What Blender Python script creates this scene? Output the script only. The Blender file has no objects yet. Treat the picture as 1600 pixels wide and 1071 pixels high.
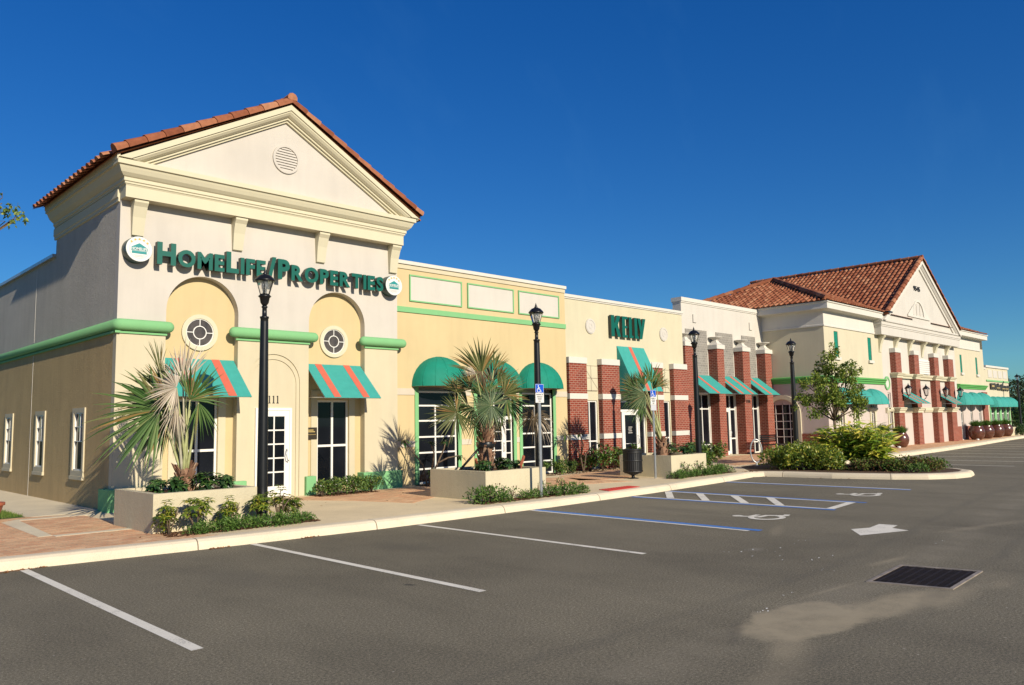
import bpy, math, random
from mathutils import Vector, Matrix
R = random.Random(7)
scene = bpy.context.scene
col = scene.collection
PI = math.pi

# ------------------------------------------------------------------ materials
def new_mat(name):
    m = bpy.data.materials.new(name); m.use_nodes = True
    nt = m.node_tree
    return m, nt, nt.nodes['Principled BSDF']

def lk(nt, a, b): nt.links.new(a, b)

def coords(nt, scale=(1, 1, 1), uv=False):
    tc = nt.nodes.new('ShaderNodeTexCoord')
    mp = nt.nodes.new('ShaderNodeMapping'); mp.inputs['Scale'].default_value = scale
    lk(nt, tc.outputs['UV' if uv else 'Object'], mp.inputs['Vector'])
    return mp.outputs['Vector']

def noise(nt, vec, scale, detail=4, rough=.55):
    n = nt.nodes.new('ShaderNodeTexNoise')
    n.inputs['Scale'].default_value = scale; n.inputs['Detail'].default_value = detail
    n.inputs['Roughness'].default_value = rough
    lk(nt, vec, n.inputs['Vector'])
    return n.outputs['Fac']

def ramp(nt, fac, stops):
    r = nt.nodes.new('ShaderNodeValToRGB')
    e = r.color_ramp.elements
    while len(e) < len(stops): e.new(.5)
    for i, (p, c) in enumerate(stops):
        e[i].position = p; e[i].color = (c[0], c[1], c[2], 1) if not isinstance(c, (int, float)) else (c, c, c, 1)
    lk(nt, fac, r.inputs['Fac'])
    return r.outputs['Color']

def mixc(nt, fac, a, b, mode='MIX'):
    n = nt.nodes.new('ShaderNodeMix'); n.data_type = 'RGBA'; n.blend_type = mode
    for s, v in ((n.inputs[0], fac), (n.inputs[6], a), (n.inputs[7], b)):
        if hasattr(v, 'links'): lk(nt, v, s)
        elif isinstance(v, (int, float)): s.default_value = v
        else: s.default_value = (v[0], v[1], v[2], 1)
    return n.outputs[2]

def math_n(nt, op, a, b=None, c=None):
    n = nt.nodes.new('ShaderNodeMath'); n.operation = op
    for i, v in enumerate((a, b, c)):
        if v is None: continue
        if hasattr(v, 'links'): lk(nt, v, n.inputs[i])
        else: n.inputs[i].default_value = v
    return n.outputs[0]

def bump(nt, bsdf, h, strength, dist=.01):
    b = nt.nodes.new('ShaderNodeBump'); b.inputs['Strength'].default_value = strength
    b.inputs['Distance'].default_value = dist
    lk(nt, h, b.inputs['Height']); lk(nt, b.outputs['Normal'], bsdf.inputs['Normal'])

def sc(c, k): return tuple(min(1, v * k) for v in c)

def stucco(name, c, k=.075, bs=.25, bscale=60, dist=.008, zs=1.0):
    m, nt, b = new_mat(name)
    v = coords(nt)
    n1 = noise(nt, v, .9, 5, .6)
    n3 = noise(nt, coords(nt, (3.0, 3.0, .35)), 1.3, 4, .6)
    n2 = noise(nt, coords(nt, (1, 1, zs)), bscale, 4, .7)
    c1 = ramp(nt, n1, [(.3, sc(c, 1 - k)), (.7, sc(c, 1 + k * .6))])
    c1 = mixc(nt, .35, c1, ramp(nt, n3, [(.35, sc(c, 1 - k * 1.6)), (.6, c)]))
    lk(nt, c1, b.inputs['Base Color'])
    b.inputs['Roughness'].default_value = .92
    b.inputs['Specular IOR Level'].default_value = .2
    bump(nt, b, n2, bs, dist)
    return m

def plain(name, c, rough=.5, metal=0, k=.08, scale=6, spec=.5, bs=0):
    m, nt, b = new_mat(name)
    n = noise(nt, coords(nt), scale, 4, .6)
    lk(nt, ramp(nt, n, [(.3, sc(c, 1 - k)), (.7, sc(c, 1 + k))]), b.inputs['Base Color'])
    b.inputs['Roughness'].default_value = rough; b.inputs['Metallic'].default_value = metal
    b.inputs['Specular IOR Level'].default_value = spec
    if bs: bump(nt, b, noise(nt, coords(nt), scale * 12, 3, .6), bs, .004)
    return m

def island_mat(name, stops, rough=.6, spec=.3, transl=0, fine=None):
    """colour chosen per loose piece (tile, leaf, blade)"""
    m, nt, b = new_mat(name)
    g = nt.nodes.new('ShaderNodeNewGeometry')
    c = ramp(nt, g.outputs['Random Per Island'], stops)
    if fine:
        n = noise(nt, coords(nt), fine, 4, .65)
        c = mixc(nt, .5, c, ramp(nt, n, [(.3, .55), (.7, 1.25)]), 'MULTIPLY')
    lk(nt, c, b.inputs['Base Color'])
    b.inputs['Roughness'].default_value = rough; b.inputs['Specular IOR Level'].default_value = spec
    if transl:
        t = nt.nodes.new('ShaderNodeBsdfTranslucent'); lk(nt, c, t.inputs['Color'])
        mx = nt.nodes.new('ShaderNodeMixShader'); mx.inputs[0].default_value = transl
        out = nt.nodes['Material Output']
        lk(nt, b.outputs[0], mx.inputs[1]); lk(nt, t.outputs[0], mx.inputs[2]); lk(nt, mx.outputs[0], out.inputs['Surface'])
    return m

def brick(name, c1, c2, mortar, bw, rh, ms, bs=.5, off=.5, var=.3, rough=.85):
    m, nt, b = new_mat(name)
    v = coords(nt, uv=True)
    t = nt.nodes.new('ShaderNodeTexBrick'); lk(nt, v, t.inputs['Vector'])
    t.offset = off
    t.inputs['Scale'].default_value = 1; t.inputs['Brick Width'].default_value = bw
    t.inputs['Row Height'].default_value = rh; t.inputs['Mortar Size'].default_value = ms
    t.inputs['Mortar Smooth'].default_value = .1; t.inputs['Bias'].default_value = 0
    for nme, c in (('Color1', c1), ('Color2', c2), ('Mortar', mortar)): t.inputs[nme].default_value = (*c, 1)
    n = noise(nt, v, 2.2, 5, .65)
    n2 = noise(nt, v, 40, 3, .6)
    c = mixc(nt, var, t.outputs['Color'], ramp(nt, n, [(.3, .55), (.7, 1.3)]), 'MULTIPLY')
    c = mixc(nt, var, c, ramp(nt, n2, [(.3, .7), (.7, 1.2)]), 'MULTIPLY')
    lk(nt, c, b.inputs['Base Color']); b.inputs['Roughness'].default_value = rough
    b.inputs['Specular IOR Level'].default_value = .25
    h = math_n(nt, 'SUBTRACT', math_n(nt, 'MULTIPLY', n2, .3), t.outputs['Fac'])
    bump(nt, b, h, bs, .008)
    return m

M = {}
M['upper'] = stucco('stucco_offwhite', (.53, .485, .43))
M['lower'] = stucco('stucco_cream', (.54, .475, .335))
M['yellow'] = stucco('stucco_yellow', (.545, .43, .24))
M['kelly'] = stucco('stucco_pale_cream', (.545, .495, .35))
M['white'] = stucco('stucco_white', (.54, .505, .45))
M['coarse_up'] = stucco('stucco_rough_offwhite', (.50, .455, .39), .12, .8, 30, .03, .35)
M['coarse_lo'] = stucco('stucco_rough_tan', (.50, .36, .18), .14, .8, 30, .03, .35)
M['planter'] = stucco('stucco_planter', (.56, .49, .34), .10, .8, 32, .02, .4)
M['farcream'] = stucco('stucco_far_cream', (.545, .49, .355))
M['farpink'] = stucco('stucco_far_pink', (.52, .44, .395))
M['trim'] = stucco('trim_cream', (.575, .525, .38), .04, .1)
M['pinkband'] = stucco('stucco_pale_band', (.535, .47, .375))
M['stone'] = stucco('cast_stone', (.58, .55, .49), .05, .15)
M['groove'] = stucco('groove_shade', (.30, .25, .18))  # dark tone paints the shade inside the relief panel grooves
M['mint'] = stucco('mint_paint', (.19, .42, .19), .05, .1)
M['green'] = stucco('green_paint', (.11, .34, .095), .06, .1)
M['whitep'] = plain('white_paint', (.70, .68, .63), .45, k=.03)
M['teal'] = plain('teal_canvas', (.045, .30, .26), .75, k=.06, spec=.25, bs=.05)
M['tealdome'] = plain('teal_dome_canvas', (.007, .20, .135), .7, k=.08, spec=.25, bs=.05)
M['coral'] = plain('coral_canvas', (.52, .12, .075), .75, k=.05, spec=.25)
M['signgreen'] = plain('sign_green', (.001, .09, .062), .35, k=.05)
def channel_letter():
    # green acrylic face, darker tone on the edge faces
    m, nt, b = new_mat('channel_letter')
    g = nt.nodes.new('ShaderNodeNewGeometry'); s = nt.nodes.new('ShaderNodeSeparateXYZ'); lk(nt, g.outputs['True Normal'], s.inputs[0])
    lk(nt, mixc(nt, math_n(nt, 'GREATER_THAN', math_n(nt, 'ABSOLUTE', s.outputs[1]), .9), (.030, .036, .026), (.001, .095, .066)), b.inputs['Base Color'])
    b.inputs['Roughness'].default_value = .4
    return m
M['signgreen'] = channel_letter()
M['signside'] = plain('sign_return', (.02, .055, .045), .4, k=.05)
M['black'] = plain('black_metal', (.012, .012, .013), .35, .3, k=.2)
M['dark'] = plain('dark_plate', (.03, .022, .012), .4)
M['gold'] = plain('gold_letter', (.45, .33, .12), .4)
M['ink'] = plain('black_letter', (.02, .018, .016), .5)
M['steel'] = plain('galvanised_steel', (.45, .46, .47), .4, .7, k=.1)
M['blue'] = plain('sign_blue', (.006, .075, .48), .4, k=.03)
M['signwhite'] = plain('sign_white', (.66, .65, .62), .4, k=.02)
M['signgrey'] = plain('sign_grey', (.5, .5, .52), .4, k=.04)
M['orange'] = plain('orange_mark', (.8, .33, .05), .5)
M['logo'] = plain('logo_teal', (.01, .22, .22), .5)
M['tantext'] = plain('pale_grey_mark', (.45, .42, .38), .5)
M['clay'] = island_mat('clay_tile', [(0, (.20, .062, .03)), (.35, (.27, .092, .045)), (.75, (.33, .128, .065)), (1, (.40, .185, .10))], .85, .2, fine=9)
M['brick'] = brick('red_brick', (.185, .034, .02), (.26, .054, .03), (.36, .22, .165), .205, .074, .0085)
M['greybrick'] = brick('grey_block', (.20, .185, .165), (.26, .24, .21), (.36, .33, .29), .21, .105, .008, .4)
M['paver'] = brick('clay_pavers', (.62, .31, .165), (.74, .48, .27), (.46, .33, .22), .21, .105, .006, .35, var=.45)
M['trashblack'] = plain('coated_black', (.01, .01, .011), .5, k=.2)
M['trunk'] = plain('bark', (.13, .09, .06), .9, k=.45, scale=14, bs=.6)
M['palmbark'] = island_mat('palm_boots', [(0, (.10, .05, .03)), (.5, (.24, .13, .08)), (1, (.36, .24, .16))], .9, .15, fine=20)
M['frond'] = island_mat('frond_green', [(0, (.035, .085, .018)), (.4, (.075, .145, .035)), (.75, (.125, .20, .06)), (.93, (.21, .22, .08)), (1, (.32, .19, .06))], .5, .4, .18, fine=3)
M['frondblue'] = island_mat('frond_silver', [(0, (.07, .12, .05)), (.5, (.13, .19, .09)), (.9, (.22, .27, .14)), (1, (.36, .26, .13))], .5, .4, .18, fine=3)
M['frondolive'] = island_mat('frond_olive', [(0, (.055, .075, .018)), (.5, (.125, .145, .045)), (.8, (.21, .20, .075)), (1, (.36, .20, .07))], .55, .35, .18, fine=3)
M['frondbrown'] = island_mat('frond_brown', [(0, (.10, .07, .04)), (.5, (.17, .125, .075)), (1, (.26, .19, .11))], .8, .2, .12, fine=3)
M['frondgrey'] = island_mat('frond_dead', [(0, (.36, .29, .21)), (.5, (.52, .44, .34)), (1, (.66, .58, .47))], .8, .2, .15, fine=3)
M['petiole'] = plain('petiole', (.33, .34, .15), .5, k=.2)
M['petiolegrey'] = plain('petiole_pale', (.36, .33, .24), .6, k=.2)
M['leaf'] = island_mat('leaf_green', [(0, (.025, .06, .012)), (.5, (.07, .14, .025)), (.85, (.14, .22, .04)), (1, (.25, .28, .06))], .45, .45, .25)
M['leafdark'] = island_mat('leaf_dark', [(0, (.012, .04, .012)), (.6, (.035, .09, .022)), (1, (.09, .16, .035))], .4, .5, .2)
M['leafred'] = island_mat('leaf_mixed', [(0, (.10, .02, .02)), (.18, (.16, .04, .025)), (.25, (.04, .10, .02)), (.75, (.10, .19, .035)), (1, (.22, .30, .05))], .4, .5, .22)
M['redleaf'] = island_mat('red_brown_leaf', [(0, (.06, .035, .012)), (.3, (.14, .065, .025)), (.45, (.07, .11, .02)), (.8, (.12, .18, .03)), (1, (.24, .24, .05))], .6, .3, .25)
M['fern'] = island_mat('fern_green', [(0, (.03, .075, .012)), (.5, (.075, .155, .025)), (1, (.16, .25, .05))], .55, .35, .25)
M['ginger'] = island_mat('ginger_leaf', [(0, (.10, .20, .02)), (.35, (.26, .38, .035)), (.75, (.56, .55, .07)), (1, (.72, .60, .12))], .4, .5, .38)
M['oak'] = island_mat('oak_leaf', [(0, (.06, .11, .018)), (.5, (.18, .26, .035)), (1, (.38, .42, .07))], .5, .4, .42)
M['fartree'] = island_mat('far_leaf', [(0, (.015, .035, .012)), (.6, (.035, .065, .02)), (1, (.08, .11, .035))], .6, .3, .15)
M['rush'] = island_mat('rush_green', [(0, (.03, .10, .015)), (1, (.14, .26, .045))], .5, .4, .3)
M['dryleaf'] = island_mat('dry_leaf', [(0, (.16, .07, .03)), (1, (.34, .17, .07))], .8, .2)
M['potglaze'] = plain('brown_glaze', (.10, .036, .022), .22, k=.35, scale=5, spec=.6)
M['terracotta'] = plain('terracotta', (.34, .10, .05), .6, k=.2)
M['grass'] = island_mat('grass_blade', [(0, (.05, .11, .015)), (.6, (.12, .20, .03)), (1, (.25, .27, .07))], .6, .3, .25)

def glass_mat():
    m, nt, b = new_mat('window_glass')
    n = noise(nt, coords(nt), .8, 2)
    lk(nt, ramp(nt, n, [(.3, (.003, .004, .006)), (.75, (.012, .014, .02))]), b.inputs['Base Color'])
    b.inputs['Roughness'].default_value = .03
    b.inputs['Specular IOR Level'].default_value = .22
    bump(nt, b, noise(nt, coords(nt), 1.7, 1), .04, .02)
    return m
M['glass'] = glass_mat()
M['glassrefl'] = plain('painted_reflection_glass', (.075, .062, .052), .06, k=.35, scale=7)  # grey-brown reflection put into the base colour of the round panes
def lampglass():
    m, nt, b = new_mat('lamp_glass')
    lk(nt, ramp(nt, noise(nt, coords(nt), 4), [(.3, (.8, .8, .78)), (.7, (.9, .9, .88))]), b.inputs['Base Color'])
    b.inputs['Roughness'].default_value = .08; b.inputs['Transmission Weight'].default_value = .9
    b.inputs['IOR'].default_value = 1.05
    return m
M['lampglass'] = lampglass()

def asphalt():
    m, nt, b = new_mat('asphalt')
    v = coords(nt)
    big = noise(nt, v, .16, 6, .6); mid = noise(nt, coords(nt, (1.2, .5, 1)), .9, 6, .65)
    fine = noise(nt, v, 130, 3, .75); grit = noise(nt, v, 380, 2, .7)
    c = ramp(nt, big, [(.30, (.140, .122, .086)), (.5, (.185, .161, .112)), (.72, (.228, .198, .136))])
    c = mixc(nt, .6, c, ramp(nt, mid, [(.28, .70), (.5, 1.0), (.74, 1.18)]), 'MULTIPLY')
    c = mixc(nt, .9, c, ramp(nt, noise(nt, v, 42, 4, .85), [(.38, .50), (.52, 1.0), (.64, 1.7)]), 'MULTIPLY')
    c = mixc(nt, .8, c, ramp(nt, fine, [(.36, .45), (.52, .98), (.66, 1.6)]), 'MULTIPLY')
    c = mixc(nt, .6, c, ramp(nt, grit, [(.35, .6), (.65, 1.4)]), 'MULTIPLY')
    sep = nt.nodes.new('ShaderNodeSeparateXYZ'); lk(nt, v, sep.inputs[0])
    X, Y = sep.outputs[0], sep.outputs[1]
    wob = noise(nt, v, .9, 5, .62); wob2 = noise(nt, v, 3.5, 5, .65)
    def blob(cx, cy, rx, ry, ang, soft, amp=.9):
        ca, sa = math.cos(ang), math.sin(ang)
        dx = math_n(nt, 'SUBTRACT', X, cx); dy = math_n(nt, 'SUBTRACT', Y, cy)
        u = math_n(nt, 'ADD', math_n(nt, 'MULTIPLY', dx, ca / rx), math_n(nt, 'MULTIPLY', dy, sa / rx))
        w = math_n(nt, 'ADD', math_n(nt, 'MULTIPLY', dx, -sa / ry), math_n(nt, 'MULTIPLY', dy, ca / ry))
        d = math_n(nt, 'SQRT', math_n(nt, 'ADD', math_n(nt, 'MULTIPLY', u, u), math_n(nt, 'MULTIPLY', w, w)))
        d = math_n(nt, 'ADD', d, math_n(nt, 'MULTIPLY', math_n(nt, 'SUBTRACT', wob, .5), amp * 1.6))
        d = math_n(nt, 'ADD', d, math_n(nt, 'MULTIPLY', math_n(nt, 'SUBTRACT', wob2, .5), amp * .8))
        return ramp(nt, d, [(1 - soft, 1.0), (1.0, 0.0)])
    silt = (.36, .30, .20)
    # silt washed toward the storm drain, and its tail
    gr_ = ramp(nt, wob2, [(.3, .55), (.6, 1.0)])
    for (a_, k_) in ((blob(7.0, 3.36, .85, .46, -.1, .18, .7), .92), (blob(7.9, 3.02, 1.0, .34, -.15, .45, .9), .8), (blob(6.05, 3.10, .75, .15, .25, .8, .9), .48), (blob(8.7, 2.75, 1.5, .28, .0, .85, .9), .55), (blob(5.0, 2.75, 1.5, .24, .2, .9, .9), .5), (blob(8.4, 3.72, .8, .05, -.1, .9, .5), .4), (blob(9.7, 2.5, .5, .16, 0, .9, .9), .3)):
        c = mixc(nt, math_n(nt, 'MULTIPLY', math_n(nt, 'MULTIPLY', a_, gr_), k_), c, silt)
    c = mixc(nt, math_n(nt, 'MULTIPLY', blob(6.2, 3.62, .5, .07, .45, .9, .8), .5), c, (.08, .07, .055))
    c = mixc(nt, math_n(nt, 'MULTIPLY', blob(10.4, 3.9, .7, .10, -.1, .8, .9), .45), c, silt)
    c = mixc(nt, math_n(nt, 'MULTIPLY', blob(14.5, 3.9, 1.4, .16, -.25, .9, 1.2), .30), c, silt)
    c = mixc(nt, math_n(nt, 'MULTIPLY', blob(10.2, 5.6, .25, .16, 0, .8, 1.2), .35), c, (.32, .29, .24))
    c = mixc(nt, math_n(nt, 'MULTIPLY', blob(12.0, 6.2, .9, .12, .4, .9, 1.2), .25), c, silt)
    # darker tyre-worn and oily patches
    c = mixc(nt, math_n(nt, 'MULTIPLY', blob(5.58, 7.38, .05, .10, .3, .5, .9), .7), c, (.03, .028, .025))
    for (cx, cy) in ((7.3, 9.6), (10.4, 9.4), (13.6, 9.3), (4.4, 9.5)):
        c = mixc(nt, math_n(nt, 'MULTIPLY', blob(cx, cy, .45, 1.3, .1, .9, 1.4), .35), c, (.10, .09, .07))
    # faint curving tyre tracks and a long drag of pale dust along the aisle
    ty = math_n(nt, 'ADD', Y, math_n(nt, 'ADD', math_n(nt, 'MULTIPLY', math_n(nt, 'SINE', math_n(nt, 'MULTIPLY', X, .21)), .55), math_n(nt, 'MULTIPLY', wob, .5)))
    for y0_, wd_, am_, cc_ in ((5.05, .13, .22, (.085, .078, .062)), (3.55, .13, .20, (.085, .078, .062)), (1.9, .14, .18, (.08, .072, .06)), (4.3, .35, .16, (.30, .26, .19))):
        dd_ = math_n(nt, 'ABSOLUTE', math_n(nt, 'SUBTRACT', ty, y0_))
        tk_ = math_n(nt, 'MULTIPLY', ramp(nt, math_n(nt, 'DIVIDE', dd_, wd_), [(.3, 1.0), (1.0, 0.0)]), math_n(nt, 'MULTIPLY', ramp(nt, mid, [(.38, 0.0), (.62, 1.0)]), am_ * 1.6))
        c = mixc(nt, tk_, c, cc_)
    # chips of stray paint and shell
    vo = nt.nodes.new('ShaderNodeTexVoronoi'); vo.inputs['Scale'].default_value = 3.2; lk(nt, v, vo.inputs['Vector'])
    spk = ramp(nt, vo.outputs['Distance'], [(.018, 1.0), (.04, 0.0)])
    c = mixc(nt, math_n(nt, 'MULTIPLY', spk, .5), c, (.55, .5, .42))
    # hairline cracks
    vc = nt.nodes.new('ShaderNodeTexVoronoi'); vc.feature = 'DISTANCE_TO_EDGE'; vc.inputs['Scale'].default_value = .16
    wv = nt.nodes.new('ShaderNodeVectorMath'); wv.operation = 'ADD'
    nz = nt.nodes.new('ShaderNodeTexNoise'); nz.inputs['Scale'].default_value = 1.1; nz.inputs['Detail'].default_value = 6
    lk(nt, v, nz.inputs['Vector']); lk(nt, v, wv.inputs[0]); lk(nt, nz.outputs['Color'], wv.inputs[1]); lk(nt, wv.outputs[0], vc.inputs['Vector'])
    crk = ramp(nt, vc.outputs['Distance'], [(.0005, 1.0), (.0022, 0.0)])
    c = mixc(nt, math_n(nt, 'MULTIPLY', crk, .10), c, (.05, .045, .04))
    lk(nt, c, b.inputs['Base Color']); b.inputs['Roughness'].default_value = .88; b.inputs['Specular IOR Level'].default_value = .3
    bump(nt, b, math_n(nt, 'ADD', fine, math_n(nt, 'MULTIPLY', grit, .5)), .7, .006)
    return m
M['asphalt'] = asphalt()

def paint_mat(name, c, wear=.40):
    m, nt, b = new_mat(name)
    v = coords(nt)
    n = noise(nt, v, 70, 4, .7); n2 = noise(nt, v, 3, 5, .6)
    f = math_n(nt, 'ADD', math_n(nt, 'MULTIPLY', n, .6), math_n(nt, 'MULTIPLY', n2, .4))
    lk(nt, ramp(nt, f, [(wear - .06, (.13, .12, .10)), (wear + .05, sc(c, .86)), (.7, c)]), b.inputs['Base Color'])
    b.inputs['Roughness'].default_value = .75
    bump(nt, b, n, .4, .004)
    return m
M['linewhite'] = paint_mat('line_paint_white', (.80, .75, .64))
M['lineblue'] = paint_mat('line_paint_blue', (.05, .20, .58), .3)
M['redpad'] = paint_mat('red_pad', (.58, .035, .022), .2)

def concrete(name, c, joint=0, jw=.006, jc=(.2, .17, .13)):
    m, nt, b = new_mat(name)
    v = coords(nt)
    n = noise(nt, v, .8, 6, .65); f = noise(nt, v, 90, 3, .7)
    cc = ramp(nt, n, [(.3, sc(c, .86)), (.7, sc(c, 1.06))])
    cc = mixc(nt, .6, cc, ramp(nt, f, [(.3, .75), (.7, 1.2)]), 'MULTIPLY')
    st = noise(nt, coords(nt, (2.5, 2.5, 2.5)), 1.0, 6, .7)
    cc = mixc(nt, math_n(nt, 'MULTIPLY', ramp(nt, st, [(.58, 0.0), (.72, 1.0)]), .35), cc, sc(c, .62))
    if joint:
        uv = coords(nt, uv=True)
        s = nt.nodes.new('ShaderNodeSeparateXYZ'); lk(nt, uv, s.inputs[0])
        w = math_n(nt, 'WRAP', s.outputs[0], joint, 0)
        cc = mixc(nt, ramp(nt, w, [(0, 1.0), (jw / joint, 1.0), (min(1, jw / joint + .001), 0.0)]) if False else math_n(nt, 'LESS_THAN', w, jw), cc, jc)
    lk(nt, cc, b.inputs['Base Color']); b.inputs['Roughness'].default_value = .9; b.inputs['Specular IOR Level'].default_value = .25
    bump(nt, b, f, .35, .004)
    return m
M['kerb'] = concrete('kerb_concrete', (.66, .565, .415), 3.05, .02, (.20, .16, .11))
M['concrete'] = concrete('walk_concrete', (.66, .57, .41))
M['aggregate'] = concrete('exposed_aggregate', (.68, .55, .355))
M['bed'] = concrete('bed_soil', (.10, .06, .035))
M['leafyg'] = island_mat('leaf_yellowgreen', [(0, (.055, .11, .015)), (.45, (.16, .24, .03)), (.8, (.32, .34, .045)), (1, (.48, .42, .07))], .42, .5, .36)
M['lawn'] = concrete('soil_grass', (.07, .09, .03))
M['earth'] = concrete('far_earth', (.12, .12, .06))
M['mulch'] = island_mat('mulch', [(0, (.05, .025, .015)), (.5, (.12, .06, .035)), (1, (.2, .11, .06))], .95, .1, fine=30)
M['iron'] = plain('cast_iron', (.030, .020, .016), .6, .5, k=.3)
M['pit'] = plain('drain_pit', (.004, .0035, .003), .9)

# ------------------------------------------------------------------ mesh builder
class MB:
    def __init__(s): s.v = []; s.f = []; s.sm = []
    def add(s, vs, fs, smooth=False):
        o = len(s.v); s.v += [tuple(p) for p in vs]
        for f in fs: s.f.append([i + o for i in f]); s.sm.append(smooth)
        return s
    def quad(s, a, b, c, d): return s.add([a, b, c, d], [(0, 1, 2, 3)])
    def box(s, x0, x1, y0, y1, z0, z1, tf=None):
        p = [(x, y, z) for z in (z0, z1) for y in (y0, y1) for x in (x0, x1)]
        fs = [(0, 2, 3, 1), (4, 5, 7, 6), (0, 1, 5, 4), (2, 6, 7, 3), (0, 4, 6, 2), (1, 3, 7, 5)]
        if tf: p = [tf(*q) for q in p]
        return s.add(p, fs)
    def cham(s, x0, x1, y0, y1, z0, z1, c=.015, tf=None):
        """box with a small chamfer on its upright and top edges"""
        pts = [(x0 + c, y0), (x1 - c, y0), (x1, y0 + c), (x1, y1 - c), (x1 - c, y1), (x0 + c, y1), (x0, y1 - c), (x0, y0 + c)]
        cx, cy = (x0 + x1) / 2, (y0 + y1) / 2
        def ring(z, ins):
            out = []
            for x, y in pts:
                out.append((x + (ins if x < cx else -ins), y + (ins if y < cy else -ins), z))
            return out
        vs = ring(z0, 0) + ring(z1 - c, 0) + ring(z1, c)
        fs = []
        for k in range(2):
            for i in range(8):
                j = (i + 1) % 8
                fs.append((k * 8 + i, k * 8 + j, k * 8 + 8 + j, k * 8 + 8 + i))
        fs.append(tuple(range(16, 24))); fs.append(tuple(reversed(range(8))))
        if tf: vs = [tf(*q) for q in vs]
        return s.add(vs, fs)
    def prism(s, pts, d0, d1, tf):
        """outline pts (u,z) pushed from depth d0 to d1"""
        n = len(pts)
        vs = [tf(u, d0, z) for u, z in pts] + [tf(u, d1, z) for u, z in pts]
        fs = [tuple(range(n)), tuple(reversed(range(n, 2 * n)))]
        for i in range(n):
            j = (i + 1) % n; fs.append((i, n + i, n + j, j))
        return s.add(vs, fs)
    def plate(s, pts, z0, z1):
        n = len(pts)
        vs = [(x, y, z1) for x, y in pts] + [(x, y, z0) for x, y in pts]
        fs = [tuple(range(n)), tuple(reversed(range(n, 2 * n)))]
        for i in range(n):
            j = (i + 1) % n; fs.append((i, n + i, n + j, j))
        return s.add(vs, fs)
    def tube(s, pts, rad, n=8, cap=True, smooth=True):
        pts = [Vector(p) for p in pts]
        rs = rad if isinstance(rad, (list, tuple)) else [rad] * len(pts)
        vs = []; up = None
        for i, p in enumerate(pts):
            t = (pts[min(i + 1, len(pts) - 1)] - pts[max(i - 1, 0)]).normalized()
            if up is None:
                up = Vector((0, 0, 1)) if abs(t.z) < .9 else Vector((1, 0, 0))
            a = t.cross(up).normalized(); b = a.cross(t).normalized(); up = b
            for k in range(n):
                w = 2 * PI * k / n
                vs.append(p + (a * math.cos(w) + b * math.sin(w)) * rs[i])
        fs = [(i * n + k, i * n + (k + 1) % n, (i + 1) * n + (k + 1) % n, (i + 1) * n + k) for i in range(len(pts) - 1) for k in range(n)]
        s.add(vs, fs, smooth)
        if cap:
            o = len(s.v) - len(vs)
            s.f.append([o + k for k in reversed(range(n))]); s.sm.append(False)
            s.f.append([o + (len(pts) - 1) * n + k for k in range(n)]); s.sm.append(False)
        return s
    def lathe(s, prof, c, n=20, smooth=True, a0=0):
        vs = []; fs = []
        for r, z in prof:
            for k in range(n):
                w = 2 * PI * k / n + a0; vs.append((c[0] + r * math.cos(w), c[1] + r * math.sin(w), c[2] + z))
        for i in range(len(prof) - 1):
            for k in range(n): fs.append((i * n + k, i * n + (k + 1) % n, (i + 1) * n + (k + 1) % n, (i + 1) * n + k))
        s.add(vs, fs, smooth)
        o = len(s.v) - len(vs)
        s.f.append([o + k for k in reversed(range(n))]); s.sm.append(False)
        s.f.append([o + (len(prof) - 1) * n + k for k in range(n)]); s.sm.append(False)
        return s
    def disc(s, u, z, r, d0, d1, tf, n=40, r_in=0):
        if not r_in:
            return s.prism([(u + r * math.cos(2 * PI * k / n), z + r * math.sin(2 * PI * k / n)) for k in range(n)], d0, d1, tf)
        return s.annulus(u, z, r_in, r, d0, d1, tf, 0, 2 * PI, n)
    def annulus(s, u, z, r0, r1, d0, d1, tf, a0=0, a1=2 * PI, n=40):
        vs = []
        full = abs(a1 - a0 - 2 * PI) < 1e-6
        for k in range(n + 1):
            w = a0 + (a1 - a0) * k / n; c, q = math.cos(w), math.sin(w)
            vs += [tf(u + r0 * c, d0, z + r0 * q), tf(u + r1 * c, d0, z + r1 * q), tf(u + r1 * c, d1, z + r1 * q), tf(u + r0 * c, d1, z + r0 * q)]
        fs = []
        for k in range(n):
            a, b = k * 4, k * 4 + 4
            for i in range(4): j = (i + 1) % 4; fs.append((a + i, a + j, b + j, b + i))
        if not full: fs += [(0, 3, 2, 1), (n * 4, n * 4 + 1, n * 4 + 2, n * 4 + 3)]
        return s.add(vs, fs)
    def sweep(s, path, prof, cap=True):
        """profile (out, z) swept along xy path; 'out' is to the right of travel"""
        path = [Vector((p[0], p[1])) for p in path]; n = len(prof); vs = []
        for i, p in enumerate(path):
            d0 = (p - path[i - 1]).normalized() if i else None
            d1 = (path[i + 1] - p).normalized() if i < len(path) - 1 else None
            d0 = d0 or d1; d1 = d1 or d0
            n0 = Vector((d0.y, -d0.x)); n1 = Vector((d1.y, -d1.x))
            m = (n0 + n1); m = m / max(.2, m.dot(n0))
            for o, z in prof: vs.append((p.x + m.x * o, p.y + m.y * o, z))
        fs = [(i * n + k, i * n + k + 1, (i + 1) * n + k + 1, (i + 1) * n + k) for i in range(len(path) - 1) for k in range(n - 1)]
        fs += [(i * n + n - 1, i * n, (i + 1) * n, (i + 1) * n + n - 1) for i in range(len(path) - 1)]
        if cap: fs += [tuple(range(n)), tuple(reversed(range((len(path) - 1) * n, len(path) * n)))]
        return s.add(vs, fs)
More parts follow.
